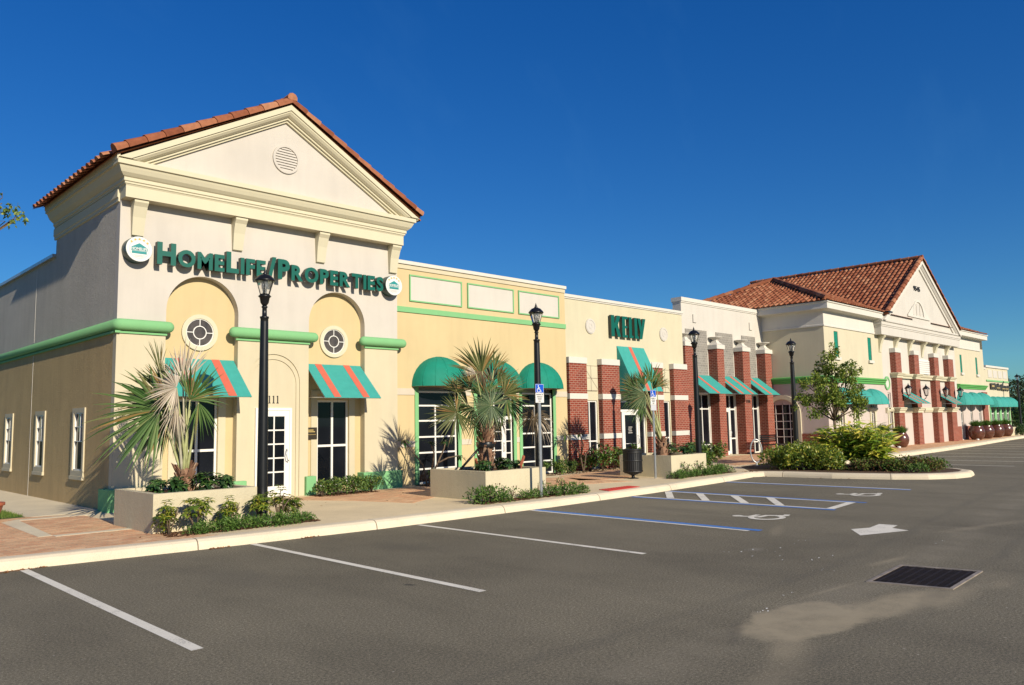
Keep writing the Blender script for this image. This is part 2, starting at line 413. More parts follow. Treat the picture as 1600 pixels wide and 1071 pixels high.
    def holed(s, tf, u0, u1, z0, z1, holes, rev):
        us = sorted({u0, u1, *[h[0] for h in holes], *[h[1] for h in holes]}); us = [u for u in us if u0 <= u <= u1]
        zs = sorted({z0, z1, *[h[2] for h in holes], *[h[3] for h in holes]}); zs = [z for z in zs if z0 <= z <= z1]
        for a, b in zip(us, us[1:]):
            for c, d in zip(zs, zs[1:]):
                m, k = (a + b) / 2, (c + d) / 2
                if any(h[0] < m < h[1] and h[2] < k < h[3] for h in holes): continue
                s.quad(tf(a, 0, c), tf(b, 0, c), tf(b, 0, d), tf(a, 0, d))
        for h in holes:
            a, b, c, d = h[:4]
            s.quad(tf(a, 0, c), tf(a, 0, d), tf(a, rev, d), tf(a, rev, c))
            s.quad(tf(b, 0, c), tf(b, rev, c), tf(b, rev, d), tf(b, 0, d))
            s.quad(tf(a, 0, d), tf(b, 0, d), tf(b, rev, d), tf(a, rev, d))
            s.quad(tf(a, 0, c), tf(a, rev, c), tf(b, rev, c), tf(b, 0, c))
        return s
    def mesh(s, name):
        me = bpy.data.meshes.new(name); me.from_pydata(s.v, [], s.f); me.update()
        me.polygons.foreach_set('use_smooth', s.sm)
        uv = me.uv_layers.new(name='UVMap').data
        for p in me.polygons:
            n = p.normal; ax, ay, az = abs(n.x), abs(n.y), abs(n.z)
            for li in p.loop_indices:
                q = me.vertices[me.loops[li].vertex_index].co
                if az >= ax and az >= ay: uv[li].uv = (q.x, q.y)
                elif ay >= ax: uv[li].uv = (q.x, q.z)
                else: uv[li].uv = (q.y, q.z)
        return me

def wloc(o):
    l = Vector((0, 0, 0))
    while o: l = l + o.location; o = o.parent
    return l

WHOLE = {'foliage', 'crown', 'mulch', 'stem', 'trunk', 'frond', 'rush_plant', 'tile_roof', 'grass', 'fallen_leaves', 'grate', 'accessible_symbol', 'wheelchair_symbol', 'tactile_pad', 'lettering', 'door_lettering', 'slat'}
def pieces(mb):
    """groups of loose islands that stand apart from one another, each to become an object of its own"""
    n = len(mb.v); par = list(range(n))
    def find(i):
        while par[i] != i: par[i] = par[par[i]]; i = par[i]
        return i
    for f in mb.f:
        a = find(f[0])
        for i in f[1:]: par[find(i)] = a
    isl = {}
    for i in range(n): isl.setdefault(find(i), []).append(i)
    keys = list(isl); k = len(keys)
    if k < 2 or k > 260: return [mb]
    bx = []
    for r in keys:
        P = [mb.v[i] for i in isl[r]]
        bx.append(([min(p[a] for p in P) for a in range(3)], [max(p[a] for p in P) for a in range(3)]))
    sz = [max(h[a] - l[a] for a in range(3)) for l, h in bx]
    g = list(range(k))
    def fg(i):
        while g[i] != i: i = g[i]
        return i
    for i in range(k):
        for j in range(i + 1, k):
            d = math.sqrt(sum(max(0, bx[i][0][a] - bx[j][1][a], bx[j][0][a] - bx[i][1][a]) ** 2 for a in range(3)))
            if d <= max(.02, .5 * max(sz[i], sz[j])): g[fg(j)] = fg(i)
    grp = {}
    for i in range(k): grp.setdefault(fg(i), []).append(i)
    if len(grp) < 2: return [mb]
    of = {}
    for q, m in enumerate(grp.values()):
        for i in m: of[keys[i]] = q
    out = [MB() for _ in grp]; mp = [dict() for _ in grp]
    for f, s in zip(mb.f, mb.sm):
        q = of[find(f[0])]; o = out[q]; m = mp[q]
        for i in f:
            if i not in m: m[i] = len(o.v); o.v.append(mb.v[i])
        o.f.append([m[i] for i in f]); o.sm.append(s)
    return out
def obj(name, mb, mat, parent=None, local=False, kind=None, label=None, **kw):
    ps = [mb] if kind == 'stuff' or name in WHOLE else pieces(mb)
    os_ = [obj1(name, m, mat, parent, local, kind, label, **kw) for m in ps]
    return os_[0]
def obj1(name, mb, mat, parent=None, local=False, kind=None, label=None, **kw):
    o = bpy.data.objects.new(name, mb.mesh(name)); col.objects.link(o)
    o.data.materials.append(M[mat] if isinstance(mat, str) else mat)
    if parent:
        o.parent = parent
        if not local: o.location = -wloc(parent)
    if kind: o['kind'] = kind
    if label: o['label'] = label
    for k, v in kw.items(): o[k] = v
    return o

def tag(o, label, cat, group=None):
    o['label'] = label; o['category'] = cat
    if group: o['group'] = group
    return o

def thing(name, label, cat, loc=(0, 0, 0), group=None, rz=0):
    o = bpy.data.objects.new(name, None); col.objects.link(o)
    o.empty_display_size = .2; o.location = loc; o.rotation_euler.z = rz
    return tag(o, label, cat, group)

def kids(o): return [c for c in col.objects if c.parent == o]
def dup(o, loc, rz=0, s=1, label=None, group=None, parent=None):
    c = o.copy(); col.objects.link(c); c.parent = parent
    if parent is None:
        c.location = loc; c.rotation_euler.z = rz; c.scale = (s, s, s) if isinstance(s, (int, float)) else s
        if label: c['label'] = label
        if group: c['group'] = group
    for k in kids(o): dup(k, None, parent=c)
    return c

def front(Y): return lambda u, d, z: (u, Y + d, z)          # facade looking toward -y
def leftface(X): return lambda u, d, z: (X + d, -u, z)      # wall looking toward -x, u = -y

def window(par, tf, u0, u1, z0, z1, cols=(), rows=(), fw=.06, mw=.045, d=.09, name='window', skip=()):
    f = MB(); a, b = d - .04, d + .03
    f.box(u0, u0 + fw, a, b, z0, z1, tf); f.box(u1 - fw, u1, a, b, z0, z1, tf)
    f.box(u0 + fw, u1 - fw, a, b, z1 - fw, z1, tf); f.box(u0 + fw, u1 - fw, a, b, z0, z0 + fw, tf)
    zs = [z0 + (z1 - z0) * r for r in rows]; us = [u0 + (u1 - u0) * c for c in cols]
    for z in zs: f.box(u0 + fw, u1 - fw, a + .004, b, z - mw / 2, z + mw / 2, tf)
    lo = [z0 + fw] + [z + mw / 2 for z in zs]; hi = [z - mw / 2 for z in zs] + [z1 - fw]
    for u in us:
        for k, (p, q) in enumerate(zip(lo, hi)):
            if k in skip: continue
            f.box(u - mw / 2, u + mw / 2, a + .002, b, p, q, tf)
    w = obj(name, f, 'whitep', par)
    p = MB(); p.box(u0 + fw * .5, u1 - fw * .5, d - .005, d + .015, z0 + fw * .5, z1 - fw * .5, tf)
    obj('pane', p, 'glass', w)
    return w

def text_mesh(body, bold=0.0, res=4, depth=.5):
    cu = bpy.data.curves.new('t', 'FONT'); cu.body = body; cu.size = 1; cu.extrude = depth; cu.offset = bold; cu.resolution_u = res
    o = bpy.data.objects.new('t', cu); col.objects.link(o)
    dg = bpy.context.evaluated_depsgraph_get(); dg.update()
    me = bpy.data.meshes.new_from_object(o.evaluated_get(dg))
    vs = [v.co.copy() for v in me.vertices]; fs = [tuple(p.vertices) for p in me.polygons]
    bpy.data.objects.remove(o); bpy.data.curves.remove(cu); bpy.data.meshes.remove(me)
    return vs, fs

def put_text(mb, body, u0, u1, z0, z1, d0, d1, tf, bold=0.0):
    """fit text into the box u0..u1, z0..z1 between depths d0 (face) and d1"""
    vs, fs = text_mesh(body, bold)
    x0 = min(v.x for v in vs); x1 = max(v.x for v in vs); y0 = min(v.y for v in vs); y1 = max(v.y for v in vs)
    P = []
    for v in vs:
        P.append(tf(u0 + (v.x - x0) / (x1 - x0) * (u1 - u0), d0 if v.z > 0 else d1, z0 + (v.y - y0) / (y1 - y0) * (z1 - z0)))
    mb.add(P, fs)
    return (x1 - x0) / (y1 - y0)

# ------------------------------------------------------------------ clay tile roof helper
def tile_slope(mb, O, U, D, inside, width, length, w=.29, c=.42, r=.085):
    """barrel tiles on a plane: O upper corner, U along the eave, D down the slope (unit vectors)"""
    O, U, D = Vector(O), Vector(U).normalized(), Vector(D).normalized()
    N = U.cross(D); N = N if N.z > 0 else -N
    nu, nd = int(width / w) + 1, int(length / c) + 1
    for i in range(nu):
        for k in range(nd):
            uc, dc = (i + .5) * w, k * c
            P = O + U * uc + D * (dc + c / 2)
            if not inside(P): continue
            j = R.uniform(-.008, .008)
            L0, L1 = dc - .03, dc + c + .02
            vs = []
            m = 5
            for (l, h, rr) in ((L0, .0, r * .86), (L1, .03, r)):
                for q in range(m + 1):
                    a = PI * q / m
                    vs.append(O + U * (uc + j - rr * math.cos(a) * 1.15) + D * l + N * (h + rr * math.sin(a) * .95))
            fs = [(q, q + 1, m + 2 + q, m + 1 + q) for q in range(m)]
            fs.append(tuple(m + 1 + q for q in range(m + 1)))
            mb.add(vs, fs, False)
            # pan tile
            e = w / 2
            mb.add([O + U * (uc + e - .075) + D * L0 + N * .005, O + U * (uc + e + .075) + D * L0 + N * .005,
                    O + U * (uc + e + .075) + D * L1 + N * .024, O + U * (uc + e - .075) + D * L1 + N * .024], [(0, 1, 2, 3)])

def ridge_tiles(mb, a, b, r=.12, step=.40):
    a, b = Vector(a), Vector(b); L = (b - a).length; t = (b - a) / L
    up = Vector((0, 0, 1)); s = t.cross(up).normalized(); n = s.cross(t).normalized()
    k = 0; x = 0
    while x < L - .05:
        x1 = min(L, x + step + .03); vs = []
        m = 6
        for (l, rr) in ((x, r * .80), (x1, r)):
            for q in range(m + 1):
                an = -0.35 + (PI + .7) * q / m
                vs.append(a + t * l - s * rr * math.cos(an) + n * rr * math.sin(an))
        fs = [(q, q + 1, m + 2 + q, m + 1 + q) for q in range(m)] + [tuple(range(m + 1)), tuple(reversed(range(m + 1, 2 * m + 2)))]
        mb.add(vs, fs); x += step

# ================================================================== SETTING
def structure(name, mb, mat): return obj(name, mb, mat, kind='structure')

KERB = [(-40, 14.2), (-8, 13.4), (2.59, 12.2), (4.97, 11.9), (8.2, 11.62), (12.5, 11.54), (16.4, 11.66), (20.0, 11.95), (22.4, 12.22),
        (22.75, 12.05), (22.88, 11.5), (22.98, 10.05), (23.4, 8.5), (23.9, 7.7), (24.6, 7.2), (25.4, 7.05), (26.3, 7.2), (26.9, 7.7), (27.3, 8.5), (27.7, 10),
        (28.0, 11.6), (28.3, 12.15), (28.9, 12.4), (34.6, 12.6), (42.65, 12.9), (50, 13.4), (55.4, 13.85), (60.7, 14.3), (66, 14.6), (78, 15.0), (140, 16)]
structure('ground', MB().quad((-1500, -1500, -.06), (1500, -1500, -.06), (1500, 1500, -.06), (-1500, 1500, -.06)), 'earth')
structure('parking_lot', MB().plate([(-60, -60), (170, -60), (170, 16), (-60, 16)], -.05, 0), 'asphalt')
km = MB()
kp = [(0, -.03), (-.02, .06), (-.05, .115), (-.10, .145), (-.16, .153), (-.32, .153), (-.32, -.03)]
km.sweep(KERB, kp)
ko = structure('kerb', km, 'kerb')
# running length as texture u so the joints fall every few metres
uv = ko.data.uv_layers[0].data; me = ko.data
acc = [0]
for a, b in zip(KERB, KERB[1:]): acc.append(acc[-1] + math.hypot(b[0] - a[0], b[1] - a[1]))
npf = len(kp)
for p in me.polygons:
    for li in p.loop_indices:
        vi = me.loops[li].vertex_index
        uv[li].uv = (acc[vi // npf] + .6, vi % npf)
back = [(x, y + .30) for x, y in KERB if x <= 22.5] + [(28.9, 12.7), (34.6, 12.9), (42.65, 13.2), (50, 13.7), (55.4, 14.15), (60.7, 14.6), (66, 14.9), (78, 15.3), (140, 16.3)]
structure('sidewalk', MB().plate(back + [(140, 60), (-40, 60)], -.05, .15), 'aggregate')
isl = [(22.7, 12.5), (23.2, 11.8), (23.27, 10.05), (23.68, 8.6), (24.1, 7.95), (24.7, 7.5), (25.4, 7.36), (26.15, 7.5), (26.65, 7.9), (27.0, 8.6), (27.4, 10), (27.7, 11.6), (28.0, 12.4), (28.6, 12.7), (28.6, 14.3), (24.6, 13.9)]
structure('planting_bed', MB().plate(isl, -.05, .155), 'bed')
T1, T2 = .154, .158
pv = MB()
pv.plate([(-40, 14.5), (-8, 13.7), (2.59, 12.5), (4.97, 12.2), (5.5, 12.14), (5.0, 13.1), (5.0, 17.25), (4.2, 17.75), (-40, 17.75)], .14, T1)
pv.plate([(8.9, 16.9), (12.9, 16.9), (17.6, 16.0), (17.6, 13.2), (13.6, 14.4), (11.6, 14.3), (10.35, 13.55), (9.9, 15.0)], .14, T1)
pv.plate([(17.0, 14.6), (18.2, 14.0), (21.2, 15.2), (22.5, 16.9), (20.0, 16.7), (18.0, 16.3)], .14, T1)
pv.plate([(25.2, 14.4), (29.0, 14.3), (34.0, 14.2), (35.2, 18.2), (28, 17.8)], .14, T1)
pv.plate([(35.6, 13.25), (42.65, 13.5), (50, 14.0), (55.4, 14.45), (60.7, 14.9), (66, 15.2), (66, 16.6), (35.6, 16.2)], .14, T1)
structure('paving', pv, 'paver')
cs = MB()
cs.plate([(3.52, 14.28), (3.72, 14.28), (3.92, 17.4), (3.6, 17.1)], .14, T2)
cs.plate([(3.9, 17.16), (5.2, 17.1), (5.2, 17.3), (3.92, 17.4)], .14, T2)
cs.plate([(3.72, 14.1), (4.9, 14.05), (4.9, 14.26), (3.72, 14.3)], .14, T2)
cs.plate([(4.2, 17.75), (5.6, 17.75), (5.6, 60), (4.2, 60)], .14, T1)
cs.plate([(28.9, 12.6), (34.6, 12.8), (42.65, 13.1), (50, 13.6), (55.4, 14.05), (60.7, 14.5), (66, 14.8), (66, 15.15), (60.7, 14.85), (55.4, 14.4), (50, 13.95), (42.65, 13.45), (34.6, 13.2), (28.9, 13.0)], .14, T2)
structure('path', cs, 'concrete')
structure('lawn', MB().plate([(-40, 17.8), (4.15, 17.8), (4.15, 60), (-40, 60)], .14, .156), 'lawn')
g = MB()
for i in range(5200):
    x = 4.13 - abs(R.gauss(0, .9)) if i < 4200 else R.uniform(-6, 4); y = 17.85 + abs(R.gauss(0, 1.6)) if i < 4200 else R.uniform(18, 26)
    if x < -6: continue
    a = R.uniform(0, 2 * PI); h = R.uniform(.03, .085); w = .006
    lx, ly = R.uniform(-.04, .04), R.uniform(-.04, .04)
    g.add([(x - w * math.cos(a), y - w * math.sin(a), .15), (x + w * math.cos(a), y + w * math.sin(a), .15), (x + lx, y + ly, .15 + h)], [(0, 1, 2)])
obj('grass', g, 'grass', kind='stuff')

# painted markings: each painted line or symbol lies on the asphalt as a thin sheet
def marking(name, mb, mat='linewhite'): return structure(name, mb, mat)
wl = MB()
H1, H2 = .004, .008
def strip(mb, p, q, w, z=H1):
    p, q = Vector((*p, 0)), Vector((*q, 0)); t = (q - p).normalized(); n = Vector((-t.y, t.x, 0)) * w / 2
    mb.quad(*[(v.x, v.y, z) for v in (p - n, q - n, q + n, p + n)])
for x, y0, y1 in ((2.83, 12.1, 6.62), (5.88, 11.78, 6.47), (8.93, 11.53, 6.55)):
    strip(wl, (x, y0), (x, y1), .105)
strip(wl, (11.80, 11.48), (11.77, 6.56), .09)
strip(wl, (15.40, 11.53), (15.47, 6.80), .10)
strip(wl, (16.88, 11.62), (16.83, 6.95), .10)
strip(wl, (20.42, 11.95), (20.52, 7.05), .10)
for a, b in (((16.83, 11.55), (15.46, 10.55)), ((16.83, 10.65), (15.46, 9.62)), ((16.8, 9.70), (15.46, 8.67)), ((16.8, 8.8), (15.46, 7.87)), ((16.88, 6.98), (15.42, 6.83))):
    strip(wl, a, b, .17, H2)
for k, x in enumerate((31.2, 34.2, 37.2, 40.2, 43.2, 46.2, 49.2, 52.2, 55.2)):
    strip(wl, (x, 12.45 + k * .14), (x - .05, 7.3 + k * .12), .105)
structure('lane_marking', wl, 'linewhite')
bl = MB()
strip(bl, (11.925, 11.48), (11.915, 6.42), .155); strip(bl, (15.28, 11.53), (15.345, 6.68), .13)
strip(bl, (17.0, 11.62), (16.965, 6.72), .13); strip(bl, (20.30, 11.95), (20.40, 7.0), .13)
structure('accessible_bay_marking', bl, 'lineblue')

def isa(mb, tf, s):
    """wheelchair symbol in a unit box; tf(u, v, k): k is the layer, each stroke lies a hair above the last"""
    k = [0]
    def stroke(pts, w):
        for (a, b), (c, d) in zip(pts, pts[1:]):
            L = math.hypot(c - a, d - b); nx, ny = -(d - b) / L * w / 2, (c - a) / L * w / 2
            ex, ey = (c - a) / L * w * .3, (d - b) / L * w * .3
            mb.add([tf(a - ex + nx, b - ey + ny, k[0]), tf(a - ex - nx, b - ey - ny, k[0]), tf(c + ex - nx, d + ey - ny, k[0]), tf(c + ex + nx, d + ey + ny, k[0])], [(0, 1, 2, 3)]); k[0] += 1
    n = 16
    mb.add([tf(-.08 + .105 * math.cos(2 * PI * q / n), .88 + .105 * math.sin(2 * PI * q / n), 0) for q in range(n)], [tuple(range(n))]); k[0] = 1
    stroke([(-.09, .76), (-.03, .42), (.24, .42), (.40, .08), (.52, .13)], s)
    stroke([(-.06, .60), (.20, .60)], s)
    n = 22; a0, a1 = math.radians(112), math.radians(352)
    vs = []
    for q in range(n + 1):
        a = a0 + (a1 - a0) * q / n
        for r in (.30 - s / 2, .30 + s / 2): vs.append(tf(-.02 + r * math.cos(a), .25 + r * math.sin(a), k[0] + 1))
    mb.add(vs, [(2 * q, 2 * q + 1, 2 * q + 3, 2 * q + 2) for q in range(n)])
for cx, cy in ((13.62, 7.32), (18.72, 7.55)):
    m = MB()
    isa(m, lambda u, v, k: (cx + (u - .1) * 1.05, cy + (v - .45) * .88, H1 + k * .0007), .12)
    structure('accessible_symbol', m, 'linewhite')
a = MB()
for pts in ([(12.85, 5.30), (12.36, 4.98), (13.22, 4.62)], [(13.05, 5.20), (13.45, 5.33), (13.93, 5.08), (13.40, 4.80)]):
    pass
arrow = [(12.90, 5.38), (13.24, 5.22), (13.78, 5.27), (13.80, 4.98), (13.42, 4.93), (13.28, 4.63), (12.32, 5.00)]
a.add([(x, y, H1) for x, y in arrow], [tuple(range(7))])
structure('lane_arrow', a, 'linewhite')
r_ = MB()
r_.plate([(14.8, 11.83), (16.17, 11.93), (16.24, 12.32), (14.97, 12.26)], .14, .162)
for i in range(11):
    for k in range(4):
        x, y = 14.97 + i * .115, 11.92 + k * .105 + i * .006
        r_.lathe([(.02, 0), (.012, .008)], (x, y, .160), 6)
structure('tactile_pad', r_, 'redpad')

# storm drain
sd = thing('storm_drain', 'rusty iron storm drain grate set in the asphalt', 'drain', (9.65, 3.23, 0))
q = [Vector((8.94, 3.60)), Vector((10.19, 3.68)), Vector((10.36, 2.83)), Vector((9.11, 2.78))]   # frame corners
def bil(u, v): return (q[0] * (1 - u) + q[1] * u) * (1 - v) + (q[3] * (1 - u) + q[2] * u) * v
fr = MB()
def qbar(u0, u1, v0, v1, z0, z1, mb):
    c = [bil(u0, v0), bil(u1, v0), bil(u1, v1), bil(u0, v1)]; mb.plate([(p.x, p.y) for p in c], z0, z1)
qbar(0, 1, 0, .05, -.02, .012, fr); qbar(0, 1, .95, 1, -.02, .012, fr); qbar(0, .035, .05, .95, -.02, .012, fr); qbar(.965, 1, .05, .95, -.02, .012, fr)
obj('frame', fr, plain('drain_frame', (.30, .25, .2), .6, .3, k=.3), sd)
ba = MB()
for i in range(24): qbar(.05 + i * .038, .05 + i * .038 + .012, .05, .95, .003, .009, ba)
for i in range(8): qbar(.035, .965, .10 + i * .11, .10 + i * .11 + .022, .003, .0075, ba)
obj('grate', ba, 'iron', sd)
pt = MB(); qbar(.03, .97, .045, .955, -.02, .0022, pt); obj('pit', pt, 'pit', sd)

# ================================================================== GABLED OFFICE (left)
F = 17.3; RB = F + .20
gb = thing('gabled_office_building', 'cream gabled office with terracotta tile roof, two arched bays and the white glazed door 111', 'building', (9.12, F, .15))
tf, tr = front(F), front(RB)
CB1, CB2, RR, ZS = 7.37, 10.84, .82, 4.39
def arch_pts(c, r, zs, a0=180, a1=0, n=28):
    return [(c + r * math.cos(math.radians(a0 + (a1 - a0) * k / n)), zs + r * math.sin(math.radians(a0 + (a1 - a0) * k / n))) for k in range(n + 1)]
CF0 = 17.0
up = MB()
up.prism([(5.55, 4.0), (CB1 - RR, 4.0)] + arch_pts(CB1, RR, ZS) + [(CB1 + RR, 4.0), (CB2 - RR, 4.0)] + arch_pts(CB2, RR, ZS) + [(CB2 + RR, 4.0), (12.71, 4.0), (12.71, 6.999), (5.55, 6.999)], 0, .2, tf)
ty = MB()
up.prism([(5.56, 7.0), (12.7, 7.0), (12.7, 7.55), (9.17, 9.42), (5.56, 7.55)], CF0 - F, .2, tf)
fw_ = obj('upper_wall', up, 'upper', gb)
lo = MB()
lo.prism([(5.55, .1), (CB1 - RR, .1), (CB1 - RR, 4.0), (5.55, 4.0)], 0, .2, tf)
lo.prism([(CB2 + RR, .1), (12.71, .1), (12.71, 4.0), (CB2 + RR, 4.0)], 0, .2, tf)
DX = 9.105
lo.prism([(CB1 + RR, .1), (DX - .68, .1)] + arch_pts(DX, .68, 2.86) + [(DX + .68, .1), (CB2 - RR, .1), (CB2 - RR, 4.0), (CB1 + RR, 4.0)], 0, .03, tf)
lo.prism([(CB1 + RR, .1), (DX - .60, .1)] + arch_pts(DX, .60, 2.82) + [(DX + .60, .1), (CB2 - RR, .1), (CB2 - RR, 4.0), (CB1 + RR, 4.0)], .03, .055, tf)
lo.box(CB1 + RR, CB2 - RR, .055, .2, .1, 4.0, tf)
obj('lower_wall', lo, 'lower', gb)
# recessed bays
bay = MB()
WZ0, WZ1 = .30, 2.46
wins = []
for c in (CB1, CB2):
    h = [(c - .46, c + .46, WZ0, WZ1)]
    bay.holed(tr, c - RR - .05, c + RR + .05, .1, 3.5, h, .12)
    n = 36
    bay.prism([(c - RR - .03, 3.5), (c + RR + .03, 3.5), (c + RR + .03, 5.3), (c - RR - .03, 5.3)], 0, .1, tr)
bayo = obj('arched_bay', bay, 'yellow', gb)
tr_ = MB()
for c in (CB1, CB2):
    for s in (-1, 1): tr_.box(c + s * .55 - .085, c + s * .55 + .085, -.025, .0, .15, 2.62, tr)
    tr_.box(c - .635, c + .635, -.026, 0, 2.62, 2.70, tr)
obj('window_trim', tr_, 'lower', gb)
for c in (CB1, CB2):
    window(gb, tr, c - .46, c + .46, WZ0, WZ1, (.5,), (.47,), .05, .055, d=.08)
# mask: round windows
for c in (CB1, CB2):
    rw = MB(); rw.annulus(c, 3.96, .315, .41, -.05, .0, tr)
    o = obj('round_window', rw, 'trim', gb)
    ring = MB(); ring.annulus(c, 3.96, .295, .315, -.03, .0, tr); ring.annulus(c, 3.96, .135, .155, -.028, .0, tr)
    for a_ in range(4):
        ca, sa = round(math.cos(a_ * PI / 2)), round(math.sin(a_ * PI / 2))
        if ca: ring.box(c + min(ca * .155, ca * .295), c + max(ca * .155, ca * .295), -.027, 0, 3.96 - .009, 3.96 + .009, tr)
        else: ring.box(c - .009, c + .009, -.027, 0, 3.96 + min(sa * .155, sa * .295), 3.96 + max(sa * .155, sa * .295), tr)
    obj('muntin', ring, 'whitep', o)
    pn = MB(); pn.disc(c, 3.96, .305, -.008, -.001, tr); obj('pane', pn, 'glassrefl', o)
# cornice with returns
XL, XR, YB = 5.55, 12.71, 21.95
CF = F - .30
pr_ = [(0, 6.90), (.02, 6.935), (.035, 6.94), (.035, 6.975), (.06, 6.99), (.06, 7.06), (.09, 7.08), (.15, 7.14), (.19, 7.22), (.21, 7.27), (.25, 7.28), (.25, 7.38), (0, 7.43)]
cm = MB(); cm.sweep([(XL, YB + .12), (XL, CF), (XR, CF), (XR, YB + .12)], pr_)
cm.box(XL - .002, XR + .002, CF, F + .05, 6.66, 6.92)
cm.sweep([(XL, YB + .1), (XL, F + .051)], [(0, 6.62), (.03, 6.63), (.03, 6.70), (.05, 6.72), (.05, 6.90), (0, 6.95)])
obj('cornice', cm, 'trim', gb)
# raking cornice
rk = MB()
AX, AZ = 9.17, 9.55; EX, EZ = 5.31, 7.40; EX2 = 2 * AX - EX
sl = (AZ - EZ) / (AX - EX); ln = math.hypot(1, sl)
def rake(mb, prof, ax, az, s, zb, yb):
    """profile (drop below the roof line, y of the face) run up both slopes of a gable that stands on height zb"""
    rows = []
    for dz, y in prof:
        xe = (az - dz - zb) / s
        rows.append([(ax - xe, y, zb), (ax, y, az - dz), (ax + xe, y, zb)])
    vs = [p for r in rows for p in r]
    fs = []
    for i in range(len(rows) - 1):
        for k in range(2): fs.append((i * 3 + k, i * 3 + k + 1, i * 3 + 4 + k, i * 3 + 3 + k))
    # top sheet back to the wall
    o = len(vs); vs += [(p[0], yb, p[2]) for p in rows[0]]
    for k in range(2): fs.append((k, o + k, o + k + 1, k + 1))
    for e in (0, 2): fs.append(tuple([i * 3 + e for i in range(len(rows))] + [o + e]))
    mb.add(vs, fs)
rake(rk, [(0, 16.71), (.13, 16.71), (.132, 16.74), (.17, 16.745), (.225, 16.79), (.265, 16.85), (.267, 16.88), (.315, 16.885), (.317, 16.935), (.37, 16.94), (.372, 17.02)], AX, AZ, sl, 7.40, F)
obj('raking_cornice', rk, 'trim', gb)
# brackets
for x in (5.89, 8.12, 10.31, 12.54):
    b_ = MB(); w = .145
    prof = [(0, 5.90), (-.07, 5.92), (-.09, 6.05), (-.13, 6.3), (-.20, 6.52), (-.26, 6.60), (-.26, 6.655), (0, 6.655)]
    vs = []
    for k, (d, z) in enumerate(prof):
        t = (z - 5.9) / .75; ww = w * (.80 + .2 * t)
        vs += [(x - ww, F + d, z), (x + ww, F + d, z)]
    n = len(prof)
    b_.add(vs, [(2 * i, 2 * i + 1, 2 * i + 3, 2 * i + 2) for i in range(n - 1)] + [tuple(2 * i for i in range(n)), tuple(2 * i + 1 for i in reversed(range(n)))])
    obj('bracket', b_, 'trim', gb)
# bullnose mouldings
def bull(mb, pts, r=.122, ends=(1, 1)):
    P = [Vector(p) for p in pts]
    out = []
    rad = []
    def cap(p, d, rev):
        L = [(p + d * (r * math.sin(a)), max(.004, r * math.cos(a))) for a in [PI / 2 * k / 5 for k in range(1, 6)]]
        return list(reversed(L)) if rev else L
    seq = []
    if ends[0]: seq += cap(P[0], (P[0] - P[1]).normalized(), True)
    seq += [(p, r) for p in P]
    if ends[1]: seq += cap(P[-1], (P[-1] - P[-2]).normalized(), False)
    mb.tube([s[0] for s in seq], [s[1] for s in seq], 16)
bz = 4.0
b1 = MB(); bull(b1, [(5.44, 60, bz), (5.44, 22, bz), (5.44, F - .05, bz), (6.60, F - .05, bz)][1:] if False else [(5.575, 45, bz), (5.575, F - .02, bz), (5.595, F - .04, bz), (5.64, F - .05, bz), (6.58, F - .05, bz)], ends=(0, 1))
b1.box(5.50, CB1 - RR + .02, F - .035, F + .02, 3.82, 3.865); b1.box(5.50, 5.6, F - .07, 45, 3.821, 3.866)
obj('bullnose_moulding', b1, 'mint', gb)
for x0, x1 in ((8.08, 10.12), (11.6, 12.83)):
    b1 = MB(); bull(b1, [(x0, F - .05, bz), (x1, F - .05, bz)])
    b1.box(x0 + .05, min(x1 - .08, 12.73), F - .035, F + .02, 3.82, 3.865)
    obj('bullnose_moulding', b1, 'mint', gb)
# plinth blocks
pb = MB()
for x0, x1 in ((5.50, 6.58), (8.02, 8.41), (9.93, 10.20), (11.57, 12.80)):
    pb.cham(x0, x1, F - .10, F + (.24 if x0 < 6 or x0 > 11 else .1), .14, .60, .01)
pb.cham(5.45, 5.6, F - .098, F + .5, .14, .605, .01)
obj('plinth_block', pb, 'mint', gb)
# door 111
dr = MB(); Dt = lambda u, d, z: (u, F + .055 + d, z)
dr.box(8.655, 8.71, -.05, .03, .15, 2.26, Dt); dr.box(9.53, 9.585, -.05, .03, .15, 2.26, Dt); dr.box(8.71, 9.53, -.05, .03, 2.20, 2.26, Dt)
do = obj('door', dr, 'whitep', gb)
df = MB()
gx0, gx1, gz0, gz1 = 8.86, 9.40, .42, 2.06
df.box(8.712, gx0, -.035, -.001, .17, 2.198, Dt); df.box(gx1, 9.528, -.035, -.001, .17, 2.198, Dt)
df.box(gx0, gx1, -.035, -.001, .17, gz0, Dt); df.box(gx0, gx1, -.035, -.001, gz1, 2.198, Dt)
df.box((gx0 + gx1) / 2 - .016, (gx0 + gx1) / 2 + .016, -.033, -.001, gz0, gz1, Dt)
for k in range(1, 5):
    z = gz0 + (gz1 - gz0) * k / 5
    df.box(gx0, (gx0 + gx1) / 2 - .016, -.032, -.001, z - .016, z + .016, Dt); df.box((gx0 + gx1) / 2 + .016, gx1, -.032, -.001, z - .016, z + .016, Dt)
obj('door_leaf', df, 'whitep', do)
obj('pane', MB().box(gx0, gx1, -.02, -.004, gz0, gz1, Dt), 'glass', do)
hd = MB(); hx = 9.455
hd.tube([(hx, F - .0, 1.28), (hx - .03, F - .07, 1.26), (hx - .05, F - .08, 1.15), (hx - .03, F - .08, 1.04), (hx + .02, F - .07, 1.0), (hx + .02, F - .0, 1.0)], .011, 8)
obj('handle', hd, 'steel', do)
nm = MB()
for k in range(3): put_text(nm, 'l', 9.005 + k * .105, 9.03 + k * .105, 2.38, 2.55, -.012, 0, Dt, .01)
